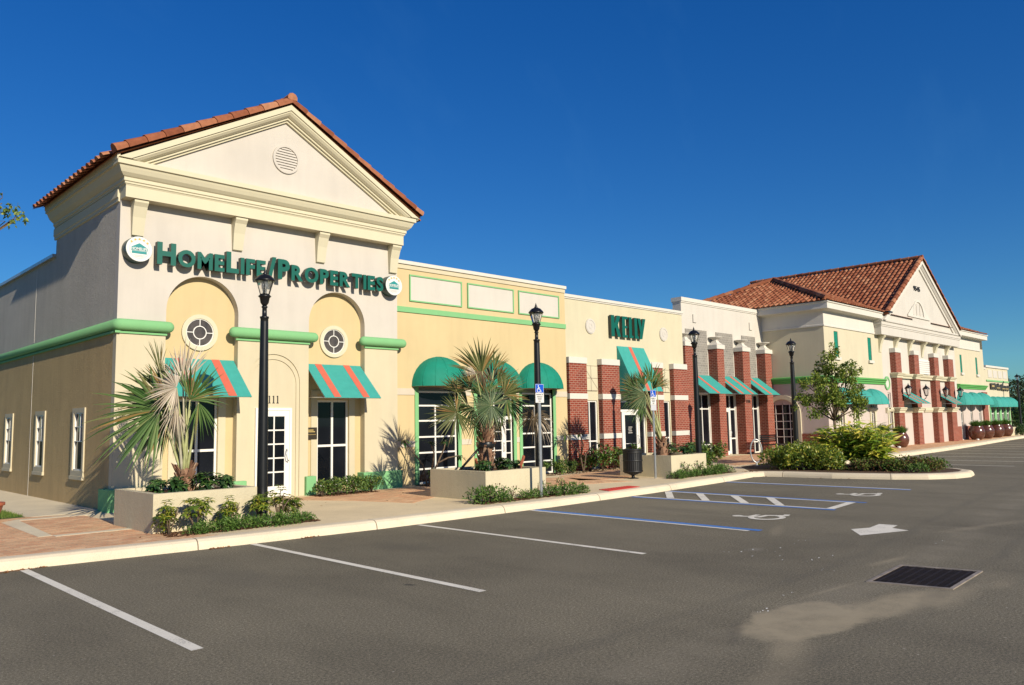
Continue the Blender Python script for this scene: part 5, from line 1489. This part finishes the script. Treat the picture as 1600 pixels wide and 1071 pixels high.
# generic leafy plants, built round the origin
def leafquad(m, c, d, L, W, nrm=None, fold=.25, bend=.2):
    d = d.normalized(); n = (nrm or Vector((R.uniform(-1, 1), R.uniform(-1, 1), R.uniform(.1, 1)))); s = d.cross(n)
    if s.length < 1e-3: s = d.cross(Vector((1, 0, .3)))
    s.normalize(); n = s.cross(d)
    p = c + d * L * .5 - n * (L * bend * .2); e = c + d * L - n * (L * bend)
    m.add([c, p + s * W / 2 + n * W * fold * .5, e, p - s * W / 2 + n * W * fold * .5, p], [(0, 4, 1), (4, 2, 1), (0, 3, 4), (4, 3, 2)])
def rnd_dir(up=.0):
    while True:
        v = Vector((R.uniform(-1, 1), R.uniform(-1, 1), R.uniform(-1, 1)))
        if .05 < v.length < 1: return (v.normalized() + UP * up).normalized()
def shrub(kind, h, r, mat, n, L, W, ros=0, stems=5):
    """returns (foliage MB, stem MB) around the origin"""
    f, s = MB(), MB()
    tips = []
    for i in range(stems):
        a = 2 * PI * i / stems + R.uniform(-.4, .4); rr = r * R.uniform(.15, .7)
        e = Vector((math.cos(a) * rr, math.sin(a) * rr, h * R.uniform(.6, .9)))
        s.tube([(0, 0, -.03), e * .5 + Vector((R.uniform(-.03, .03), R.uniform(-.03, .03), .04)), e], [.012, .009, .006], 5)
    k = 0
    lumps = [(Vector((R.uniform(-.55, .55) * r, R.uniform(-.55, .55) * r, h * R.uniform(.35, .8))), R.uniform(.35, .6)) for _ in range(7)]
    while k < n:
        if ros:
            c, q = R.choice(lumps); p = c + rnd_dir(.4) * r * q * R.uniform(.5, 1); 
            if p.z < .02: continue
            ax = (Vector((p.x, p.y, p.z - h * .3)).normalized() + UP * .8).normalized()
            for j in range(ros):
                a = 2 * PI * j / ros + R.uniform(-.2, .2); t1 = ax.orthogonal().normalized(); t2 = ax.cross(t1)
                leafquad(f, p, t1 * math.cos(a) + t2 * math.sin(a) + ax * R.uniform(.0, .35), L * R.uniform(.7, 1.1), W, ax, .3, .3); k += 1
        else:
            c, q = R.choice(lumps); p = c + rnd_dir(.25) * r * q * R.uniform(.3, 1.0) ** .6
            if p.z < .01: continue
            leafquad(f, p, (Vector((p.x, p.y, p.z * .6)).normalized() * .7 + rnd_dir(.2)).normalized(), L * R.uniform(.6, 1.2), W * R.uniform(.7, 1.2)); k += 1
    return f, s
protos = {}
def plant(kind, loc, rz, s, label, cat='shrub', group=None):
    if kind not in protos:
        nm, args, mt = KINDS[kind]
        f, st = shrub(kind, *args)
        o = thing(nm, label, cat, loc, group); fo = obj('foliage', f, mt, o, local=True); obj('stem', st, 'trunk', o, local=True)
        o.rotation_euler.z = rz; o.scale = (s, s, s) if isinstance(s, (int, float)) else s
        protos[kind] = o; return o
    o = dup(protos[kind], loc, rz, s, label, group); o['category'] = cat
    if not group and 'group' in o: del o['group']
    return o
KINDS = {
    'scheff': ('umbrella_shrub', (.54, .30, '', 330, .105, .036, 8, 6), 'leafyg'),
    'scheff2': ('umbrella_shrub', (.48, .32, '', 290, .11, .038, 8, 5), 'leafyg'),
    'dark': ('dark_shrub', (.24, .22, '', 220, .11, .045, 6, 4), 'leafdark'),
    'fern': ('low_fern_plant', (.12, .30, '', 420, .075, .022, 0, 6), 'fern'),
    'fern2': ('low_fern_plant', (.15, .28, '', 380, .075, .022, 0, 6), 'fern'),
    'hedge': ('clipped_shrub', (.42, .36, '', 620, .075, .042, 0, 6), 'leaf'),
    'hedged': ('dense_shrub', (.80, .62, '', 1500, .11, .06, 0, 8), 'leafdark'),
    'hedgey': ('dense_shrub', (.70, .70, '', 1500, .13, .07, 0, 8), 'leafyg'),
    'croton': ('croton_shrub', (.70, .42, '', 620, .13, .06, 0, 8), 'leafred'),
    'glossy': ('glossy_shrub', (.60, .45, '', 700, .11, .055, 0, 7), 'leaf'),
    'redmound': ('low_red_plant', (.17, .34, '', 260, .08, .04, 0, 6), 'redleaf'),
    'twig': ('twiggy_shrub', (.36, .22, '', 60, .06, .03, 0, 8), 'leafred'),
}
for k_ in KINDS: KINDS[k_] = (KINDS[k_][0], KINDS[k_][1][:2] + (None,) + KINDS[k_][1][3:], KINDS[k_][2])
# bed below the first planter
for (x, y, k, s), lab in zip(((4.98, 12.80, 'scheff', 1.0), (5.42, 12.80, 'scheff2', 1.12), (5.98, 12.76, 'scheff', .98), (6.55, 12.80, 'scheff2', 1.05), (6.95, 12.95, 'scheff', 1.15), (7.22, 12.95, 'scheff2', .8)),
        ('umbrella-leaved shrub at the left front corner of the leftmost planter', 'umbrella-leaved shrub second from the left below the leftmost planter', 'airy umbrella-leaved shrub below the middle of the leftmost planter face',
         'umbrella-leaved shrub just left of the nearest lamp post', 'tall umbrella-leaved shrub close right of the nearest lamp post', 'low umbrella-leaved shrub at the right end of the bed by door 111')):
    plant(k, (x, y, .15), R.uniform(0, 6), s, lab)
G1 = 'low ferns under the shrubs by the leftmost planter'
for i in range(11):
    plant('fern' if i % 2 else 'fern2', (5.28 + i * .21 + R.uniform(-.04, .04), 12.52 + R.uniform(-.05, .14) + (.1 if i > 8 else 0), .14), R.uniform(0, 6), R.uniform(.75, 1.05) * (.8 if i in (0, 10) else 1), 'low bright green fern in the bed below the leftmost planter', 'fern', G1)
for (x, y, s), lab in zip(((5.15, 13.9, 1.0), (5.45, 13.55, 1.15), (6.02, 13.7, 1.3), (6.38, 13.85, 1.0)),
        ('dark leafy plant at the left corner inside the leftmost planter', 'dark leafy plant just left of the leftmost palm trunk', 'dark leafy plant just right of the leftmost palm trunk', 'dark leafy plant at the right end inside the leftmost planter')):
    plant('dark', (x, y, .70), R.uniform(0, 6), s, lab)
for (x, y, s), lab in zip(((11.85, 13.0, 1.0), (12.35, 12.80, 1.15), (13.05, 13.2, .8)),
        ('dark leafy plant at the left inside the middle palm planter', 'dark leafy plant before the middle palm trunk', 'dark leafy plant at the right inside the middle palm planter')):
    plant('dark', (x, y, .72), R.uniform(0, 6), s, lab)
for (x, y, s), lab in zip(((20.35, 13.35, 1.4), (20.75, 14.2, 1.5)), ('broad green plant right of the leaning palm trunk inside its planter', 'broad green plant at the back right of the leaning palm planter')):
    plant('dark', (x, y, .72), R.uniform(0, 6), s, lab)
for (x, y, s), lab in zip(((10.1, 16.75, .9), (10.5, 16.72, 1.0), (10.95, 16.68, 1.05), (11.4, 16.62, 1.0)),
        ('rounded clipped shrub next to the door 111 plinth, leftmost of four', 'rounded clipped shrub under the left pane of the right arched bay', 'rounded clipped shrub under the right pane of the right arched bay', 'rounded clipped shrub at the wide green plinth block, rightmost of four')):
    plant('hedge', (x, y, .14), R.uniform(0, 6), (s, s * .8, s * .95), lab)
for (x, y, k, s), lab in (((11.30, 12.30, 'fern2', 1.5), 'round low fern at the left front corner of the middle planter'), ((11.62, 12.17, 'fern', .95), 'small fern at the near corner of the middle planter'), ((12.45, 12.22, 'fern', .8), 'small fern below the middle planter face, left of the sign post'),
        ((12.85, 12.25, 'fern2', .8), 'small fern right below the first parking sign'), ((13.3, 12.2, 'fern', 1.05), 'low fern right of the first parking sign'), ((13.7, 12.15, 'fern2', 1.15), 'low wide fern between the first parking sign and the aggregate walk'), ((14.15, 12.12, 'fern', .9), 'low fern at the right end of the bed by the middle planter')):
    plant(k, (x, y, .14), R.uniform(0, 6), s, lab, 'fern')
for (x, y, s), lab in (((11.5, 12.36, .9), 'bare twiggy shrub at the left face of the middle planter'), ((11.75, 12.3, 1.0), 'bare twiggy shrub at the near corner of the middle planter'), ((12.05, 12.28, .8), 'bare twiggy shrub under the middle planter face'), ((13.15, 12.5, .9), 'sparse twiggy shrub beside the first sign post'), ((13.85, 12.42, .95), 'sparse twiggy shrub right of the second lamp post')):
    plant('twig', (x, y, .14), R.uniform(0, 6), s, lab)
for (x, y, s), lab in (((13.9, 17.05, .8), 'leafy green shrub under the left dome awning window'), ((17.9, 16.9, .85), 'leafy green shrub under the right dome awning window, left one'), ((18.6, 16.95, .9), 'leafy green shrub under the right dome awning window, right one'), ((19.4, 16.95, .8), 'leafy green shrub at the join of the yellow shop and the brick pier shop')):
    plant('glossy', (x, y, .14), R.uniform(0, 6), s * .8, lab)
for (x, y, s), lab in (((20.35, 17.0, .95), 'reddish croton shrub at the first brick pier of the brick pier shop'), ((20.95, 16.95, 1.1), 'croton shrub under the narrow window between the first two brick piers'), ((21.6, 16.95, 1.0), 'croton shrub at the left of the second brick pier'), ((22.3, 16.9, 1.1), 'croton shrub just left of the litter bin before the second pier')):
    plant('croton', (x, y, .14), R.uniform(0, 6), s, lab)
for (x, y, s), lab in (((24.9, 16.9, .9), 'glossy shrub under the third brick pier behind the leaning palm planter'), ((26.3, 16.7, 1.0), 'glossy shrub at the fourth brick pier'), ((23.3, 14.6, 1.35), 'tall glossy shrub right of the leaning palm planter'), ((25.7, 16.2, 1.1), 'low glossy shrub under the first window of the white shop'), ((28.9, 17.5, 1.0), 'glossy shrub at the foot of the second tall pier')):
    plant('glossy', (x, y, .14), R.uniform(0, 6), s, lab)
G2 = 'low ferns below the leaning palm planter'
for i in range(9):
    plant('fern' if i % 2 else 'fern2', (18.98 + i * .36, 12.72 + R.uniform(-.06, .14) + i * .015, .14), R.uniform(0, 6), R.uniform(.85, 1.15), 'low green fern in the bed below the leaning palm planter', 'fern', G2)
for (x, y, s), lab in (((19.75, 12.9, 1.15), 'flowering twiggy shrub at the near corner of the leaning palm planter'), ((20.5, 12.95, 1.15), 'flowering twiggy shrub at the right of the leaning palm planter face')):
    plant('twig', (x, y, .14), R.uniform(0, 6), s, lab)
# island plants
for (x, y, s), lab in (((24.05, 12.15, .85), 'dense hedge shrub at the left end of the island, by the kerb return'), ((24.15, 11.4, .95), 'dense hedge shrub second from the left on the island'), ((24.4, 10.75, .85), 'dense hedge shrub third from the left on the island'), ((24.9, 12.2, 1.0), 'dense hedge shrub at the back left of the island, before the lamp'), ((25.0, 11.2, 1.0), 'dense hedge shrub in the middle of the island, left of the tree trunk')):
    plant('hedgey', (x, y, .14), R.uniform(0, 6), s, lab)
G3 = 'low reddish ground plants on the island tip'
for i in range(26):
    t = R.random(); x = 24.1 + R.uniform(0, 2.5); y = 7.9 + R.uniform(0, 2.6)
    plant('fern2' if i % 3 == 1 else 'redmound', (x, y, .15), R.uniform(0, 6), R.uniform(.9, 1.4), 'low green and reddish ground plant on the tip of the kerbed island', 'ground plant', G3)
# ginger clumps
def ginger(loc, h, n, label):
    o = thing('shell_ginger', label, 'shrub', loc); f, s = MB(), MB(); B = Vector(loc)
    for i in range(n):
        a = R.uniform(0, 2 * PI); ln = R.uniform(.05, .55); top = B + Vector((math.cos(a) * ln * h, math.sin(a) * ln * h, h * R.uniform(.6, 1.0)))
        b0 = B + Vector((math.cos(a) * .2 * R.random(), math.sin(a) * .2 * R.random(), 0)); s.tube([b0, (b0 + top) / 2 + UP * .1, top], [.012, .01, .006], 4)
        for k in range(9):
            t = .25 + .75 * k / 8; p = b0.lerp(top, t) + UP * .1 * 4 * t * (1 - t) * .5; side = 1 if k % 2 else -1
            d = Vector((math.cos(a + side * 1.0 + R.uniform(-.4, .4)), math.sin(a + side * 1.0 + R.uniform(-.4, .4)), R.uniform(.1, .8)))
            leafquad(f, p, d, R.uniform(.38, .60), R.uniform(.08, .115), UP + rnd_dir() * .5 - SA * .5, .3, .4)
    obj('foliage', f, 'ginger', o); obj('stem', s, 'petiole', o)
ginger((26.0, 10.5, .14), 1.38, 70, 'tall yellow-green variegated ginger clump at the right of the island hedge')
ginger((25.8, 11.1, .14), 1.2, 44, 'yellow-green variegated ginger clump between the island hedge and the tree trunk')
ginger((26.05, 10.0, .14), 1.15, 44, 'low yellow-green variegated ginger clump nearest the island tip')
# frangipani by the yellow shop
def frangipani(loc, label, br):
    o = thing('frangipani', label, 'shrub', loc); B = Vector(loc); s, f = MB(), MB()
    for pts in br:
        P = [B + SR * u + UP * v + SA * w for u, v, w in pts]
        s.tube(P, [.028 - .012 * i / (len(P) - 1) for i in range(len(P))], 6)
        for k in range(13):
            a = R.uniform(0, 2 * PI); d = Vector((math.cos(a), math.sin(a), R.uniform(-.35, .45))); leafquad(f, P[-1] - UP * R.uniform(0, .05), d, R.uniform(.20, .32), R.uniform(.06, .08), UP, .2, .35)
    obj('stem', s, 'trunk', o); obj('foliage', f, 'leafdark', o)
frangipani((13.35, 16.85, .14), 'bare-stemmed frangipani with leaf tufts between the gabled office and the yellow shop', [
    [(0, 0, 0), (-.10, .55, 0), (-.22, .72, 0), (-.62, 1.25, -.1)], [(0, 0, 0), (.22, .5, .1), (.45, 1.0, .1), (.50, 1.22, .1)], [(.28, .62, .1), (.55, .75, .2), (.85, .80, .2)], [(.1, .3, .05), (.2, .9, -.1), (.10, 1.2, -.2)]])
frangipani((19.7, 16.75, .14), 'bare-stemmed frangipani at the first brick pier', [
    [(0, 0, 0), (-.10, .6, 0), (-.35, .95, 0), (-.55, 1.25, -.1)], [(0, 0, 0), (.1, .6, .1), (.30, .85, .1), (.52, .95, .1)], [(-.08, .5, 0), (.0, .9, -.1), (-.12, 1.3, -.2)]])

# trees
def tree(nm, label, loc, H, trunk_r, clumps, leafL, n, mat, trunk_top=.45, group=None, droop=.2):
    o = thing(nm, label, 'tree', loc, group); B = Vector(loc); t, f = MB(), MB()
    top = B + Vector((R.uniform(-.05, .05), R.uniform(-.05, .05), H * trunk_top))
    mid = B.lerp(top, .5) + Vector((R.uniform(-.04, .04) * H * .2, R.uniform(-.04, .04) * H * .2, 0))
    t.tube([B - UP * .1, B + UP * .05, mid, top], [trunk_r * 1.3, trunk_r, trunk_r * .85, trunk_r * .7], 10)
    for c, r in clumps:
        c = B + Vector(c); m1 = top.lerp(c, .5) + UP * .08 * H * R.uniform(-.3, .6)
        t.tube([top, m1, c], [trunk_r * .5, trunk_r * .3, trunk_r * .12], 6)
        for j in range(4):
            e = c + rnd_dir(.2) * r * .85; t.tube([m1.lerp(c, .6), c.lerp(e, .5), e], [trunk_r * .16, trunk_r * .1, .006], 4)
    W = sum(r ** 2 for _, r in clumps)
    for c, r in clumps:
        c = B + Vector(c); sub = [(c + rnd_dir(.1) * r * R.uniform(.3, .95), r * R.uniform(.22, .42)) for _ in range(9)]
        for i in range(int(n * r ** 2 / W)):
            cc, rr = R.choice(sub); p = cc + rnd_dir() * rr * R.random() ** .45
            leafquad(f, p, (p - c).normalized() * .5 + rnd_dir(-droop), leafL * R.uniform(.6, 1.25), leafL * R.uniform(.38, .55))
    obj('trunk', t, 'trunk', o); obj('crown', f, mat, o)
    return o
cl = []
for u, v, w, r in ((0, 3.45, 0, .45), (-.35, 3.1, .2, .5), (.4, 3.2, -.2, .42), (.75, 3.3, .1, .28), (-.75, 2.75, 0, .45), (.3, 2.6, .3, .6), (-.2, 2.5, -.3, .6), (.85, 2.35, 0, .5), (-.95, 2.2, .1, .45), (.1, 2.05, .3, .55), (-.6, 1.95, -.2, .5), (.7, 1.95, -.2, .45), (0, 3.85, 0, .28), (-.2, 2.1, -.6, .4), (.3, 2.9, -.5, .4)):
    p_ = SR * u + UP * v + SA * w; cl.append((tuple(p_), r))
tree('oak_tree', 'small airy oak tree with a thin trunk on the kerbed island', (26.7, 11.45, .14), 4.0, .065, cl, .105, 7600, 'oak', .38)
cl = [((R.uniform(-1.5, 1.2), R.uniform(-1.4, 1.4), R.uniform(4.2, 8.2)), R.uniform(.8, 1.2)) for _ in range(12)] + [((3.40, -.3, 6.36), .36), ((3.15, -.4, 6.72), .28), ((2.45, -.2, 6.2), .5)]
tree('shade_tree', 'tree at the left edge whose branch tip shows against the sky', (.8, 20.4, .14), 8.5, .085, cl, .12, 8000, 'oak', .42)
fars = [(78, 20.5, 5.0), (84, 17.8, 5.6), (90, 20.6, 5.9), (97, 18.6, 6.0), (82, 24, 6.0), (104, 22.0, 6.8), (92, 14.2, 5.0), (112, 25, 7.6), (108, 16.0, 6.2), (120, 19, 7.0)]
for i, (x, y, H) in enumerate(fars):
    cl = [((R.uniform(-.32, .32) * H, R.uniform(-.32, .32) * H, R.uniform(.30, .88) * H), R.uniform(.13, .22) * H) for _ in range(13)]
    tree('background_tree', 'dark tree standing beyond the far end of the shops', (x, y, -.06), H, .13, cl, .30, 1500, 'fartree', .3, 'dark trees beyond the far end of the shops')
G4 = 'dark bushes under the far trees'
for i, (x, y) in enumerate(((73, 17.0), (75.5, 16.4), (78, 16.9), (81, 16.0), (86, 16.6), (72, 19))):
    plant('hedged', (x, y, .0), R.uniform(0, 6), R.uniform(1.9, 2.6), 'dark bush under the trees at the far end', 'bush', G4)
plant('hedged', (67.8, 15.2, .14), 1.0, .9, 'dark green bush at the foot of the farthest lamp post', 'bush')

# glazed pots with rushes
def pot(x, y, s, prof, label):
    o = thing('glazed_pot', label, 'pot', (x, y, .15)); m = MB(); m.lathe([(r * s, z * s + .15) for r, z in prof], (x, y, 0), 28); obj('pot', m, 'potglaze', o)
    g = MB(); top = max(z for r, z in prof) * s + .10
    for i in range(620):
        a = R.uniform(0, 2 * PI); q_ = R.random() ** .6; r0 = .24 * s * q_; L = R.uniform(.30, .56); ln = q_ * .8 + R.uniform(0, .2)
        b0 = Vector((x + math.cos(a) * r0, y + math.sin(a) * r0, top)); d = Vector((math.cos(a) * ln, math.sin(a) * ln, 1)).normalized(); sd = Vector((-math.sin(a), math.cos(a), 0)) * .009
        m1 = b0 + d * L * .6; e = b0 + d * L - UP * .10 * ln * L * 3
        g.add([b0 - sd, b0 + sd, m1 + sd, e, m1 - sd], [(0, 1, 2, 4), (4, 2, 3)])
    obj('rush_plant', g, 'rush', o)
urn_p = [(.16, 0), (.20, .02), (.30, .22), (.38, .48), (.39, .62), (.34, .80), (.29, .88), (.31, .92), (.29, .93), (.26, .88)]
bowl_p = [(.22, 0), (.30, .03), (.42, .22), (.47, .42), (.46, .60), (.38, .78), (.34, .82), (.36, .86), (.33, .87), (.30, .80)]
pot(40.6, 15.05, .92, urn_p, 'tall reddish glazed pot with rushes before the brick wainscot, left of a pair')
pot(42.75, 15.0, .86, bowl_p, 'round dark brown glazed pot with rushes at the first brick pier, right of a pair')
for x, y, lab in ((56.2, 15.1, 'round brown glazed pot with rushes, nearest of the far row of four'), (58.9, 15.25, 'round brown glazed pot with rushes, second of the far row of four'), (61.7, 15.35, 'round brown glazed pot with rushes, third of the far row of four'), (64.6, 15.5, 'round brown glazed pot with rushes, farthest of the far row of four')):
    pot(x, y, 1.0, bowl_p, lab)
for x, y, lab in ((41.75, 14.75, 'small white ground light between the pair of glazed pots'), (55.0, 14.75, 'small white ground light before the far row of pots')):
    m = MB(); m.lathe([(.07, .15), (.09, .17), (.09, .22), (.05, .25)], (x, y, 0), 12); tag(obj('ground_light', m, 'signwhite'), lab, 'light')
tp_ = thing('terracotta_pot', 'terracotta bowl pot at the left edge beside the grass', 'pot', (3.38, 17.25, .15))
m = MB(); m.lathe([(.14, .15), (.17, .16), (.24, .36), (.27, .46), (.30, .47), (.30, .52), (.27, .52), (.25, .46)], (3.38, 17.25, 0), 28); obj('bowl', m, 'terracotta', tp_)
m = MB(); m.lathe([(.20, .10), (.22, .165), (.20, .17)], (3.38, 17.25, 0), 24); obj('saucer', m, 'terracotta', tp_)

# mulch in the beds and fallen leaves by the kerb
def debris(name, spots, n, mat, L=.05):
    m = MB()
    for i in range(n):
        x0, x1, y0, y1, z = R.choice(spots); x, y = R.uniform(x0, x1), R.uniform(y0, y1); a = R.uniform(0, 2 * PI); l = L * R.uniform(.4, 1.2); w = l * R.uniform(.25, .5); h = R.uniform(.004, .025)
        c_, s_ = math.cos(a), math.sin(a)
        m.add([(x, y, z + .003), (x + c_ * l * .5 - s_ * w, y + s_ * l * .5 + c_ * w, z + h), (x + c_ * l, y + s_ * l, z + .004), (x + c_ * l * .5 + s_ * w, y + s_ * l * .5 - c_ * w, z + h * .5)], [(0, 1, 2, 3)])
    return obj(name, m, mat, kind='stuff')
debris('mulch', [(4.9, 7.5, 12.45, 13.1, .15)] * 2 + [(11.0, 14.3, 12.05, 12.5, .15)] * 2 + [(9.9, 11.6, 16.5, 17.1, .15), (13.3, 15.2, 16.7, 17.4, .15), (17.6, 22.7, 16.6, 17.4, .15), (18.8, 22.2, 12.65, 13.0, .15), (24.0, 27.0, 8.2, 12, .155), (24.0, 27.0, 8.2, 12, .155)], 9000, 'mulch', .07)
debris('fallen_leaves', [(22.3, 23.0, 11.95, 12.5, .0), (22.3, 22.9, 12.2, 12.6, .15), (22.9, 23.3, 9.5, 12, .0), (2.5, 3.1, 12.05, 12.18, .0), (5.2, 5.5, 11.78, 11.85, 0), (6.7, 7.0, 11.68, 11.74, 0), (3, 16, 11.9, 17, .15)], 260, 'dryleaf', .06)

cm_ = MB()
for cx_, cy_ in ((10.0, 5.7), (10.36, 5.35), (9.72, 5.1), (11.3, 5.4), (9.36, 4.2), (10.0, 4.62), (8.0, 3.98), (7.0, 3.75), (12.4, 3.9)):
    for i in range(5):
        x, y = cx_ + R.gauss(0, .14), cy_ + R.gauss(0, .08); a = R.uniform(0, 6.3); l = R.uniform(.006, .022)
        cm_.add([(x + l * math.cos(a + b), y + l * math.sin(a + b) * .6, .003 + .004 * (b < 2)) for b in (0, 1.4, 3.0, 4.4)], [(0, 1, 2, 3)])
obj('paint_chips', cm_, 'signwhite', kind='stuff')

# ================================================================== CAMERA, LIGHT, SKY
f_px, pitch, roll, yaw = 1228.06, .100852, -.018871, .779325
fw3 = Vector((math.sin(yaw) * math.cos(pitch), math.cos(yaw) * math.cos(pitch), math.sin(pitch)))
r3 = Vector((math.cos(yaw), -math.sin(yaw), 0)); u3 = r3.cross(fw3)
r4 = r3 * math.cos(roll) + u3 * math.sin(roll); u4 = -r3 * math.sin(roll) + u3 * math.cos(roll)
cam_d = bpy.data.cameras.new('camera'); cam = bpy.data.objects.new('camera', cam_d); col.objects.link(cam)
cam_d.sensor_width = 36; cam_d.lens = 36 * f_px / 1600; cam_d.clip_end = 4000; cam_d.clip_start = .1
mw = Matrix((r4, u4, -fw3)).transposed().to_4x4(); mw.translation = (0, 0, 1.82); cam.matrix_world = mw
scene.camera = cam
D = Vector((.12, 1, -.465)).normalized()
sun_d = bpy.data.lights.new('sun', 'SUN'); sun = bpy.data.objects.new('sun', sun_d); col.objects.link(sun)
sun_d.energy = 5.0; sun_d.angle = math.radians(.5); sun_d.color = (1, .905, .73)
sun.rotation_euler = D.to_track_quat('-Z', 'Y').to_euler(); sun.location = (0, -10, 20)
wd = bpy.data.worlds.new('World'); scene.world = wd; wd.use_nodes = True
nt = wd.node_tree; bg = nt.nodes['Background']
sk = nt.nodes.new('ShaderNodeTexSky'); sk.sky_type = 'NISHITA'; sk.sun_disc = False
sk.sun_elevation = math.asin(-D.z); sk.sun_rotation = math.atan2(-D.x, -D.y) % (2 * PI)
sk.air_density = 1.0; sk.dust_density = .0; sk.ozone_density = 2.8
ga = nt.nodes.new('ShaderNodeGamma'); ga.inputs['Gamma'].default_value = .72
hs = nt.nodes.new('ShaderNodeHueSaturation'); hs.inputs['Saturation'].default_value = 1.62; hs.inputs['Value'].default_value = 1.0; hs.inputs['Hue'].default_value = .514
lk(nt, sk.outputs[0], ga.inputs['Color']); lk(nt, ga.outputs[0], hs.inputs['Color'])
# thin high cirrus: a few faint drawn-out streaks
tc = nt.nodes.new('ShaderNodeTexCoord'); mp = nt.nodes.new('ShaderNodeMapping'); mp.inputs['Scale'].default_value = (1.2, 9, 3.5); mp.inputs['Rotation'].default_value = (.5, .6, .9)
lk(nt, tc.outputs['Generated'], mp.inputs['Vector'])
ci = ramp(nt, noise(nt, mp.outputs['Vector'], 1.3, 7, .6), [(.56, 0.0), (.84, .03)])
lk(nt, mixc(nt, 1.0, mixc(nt, ci, hs.outputs[0], (4.5, 5.5, 6.5)), (.47, .94, 1.24), 'MULTIPLY'), bg.inputs['Color']); bg.inputs['Strength'].default_value = .10
scene.view_settings.view_transform = 'Standard'; scene.view_settings.look = 'None'; scene.view_settings.gamma = 1
scene.view_settings.exposure = .28
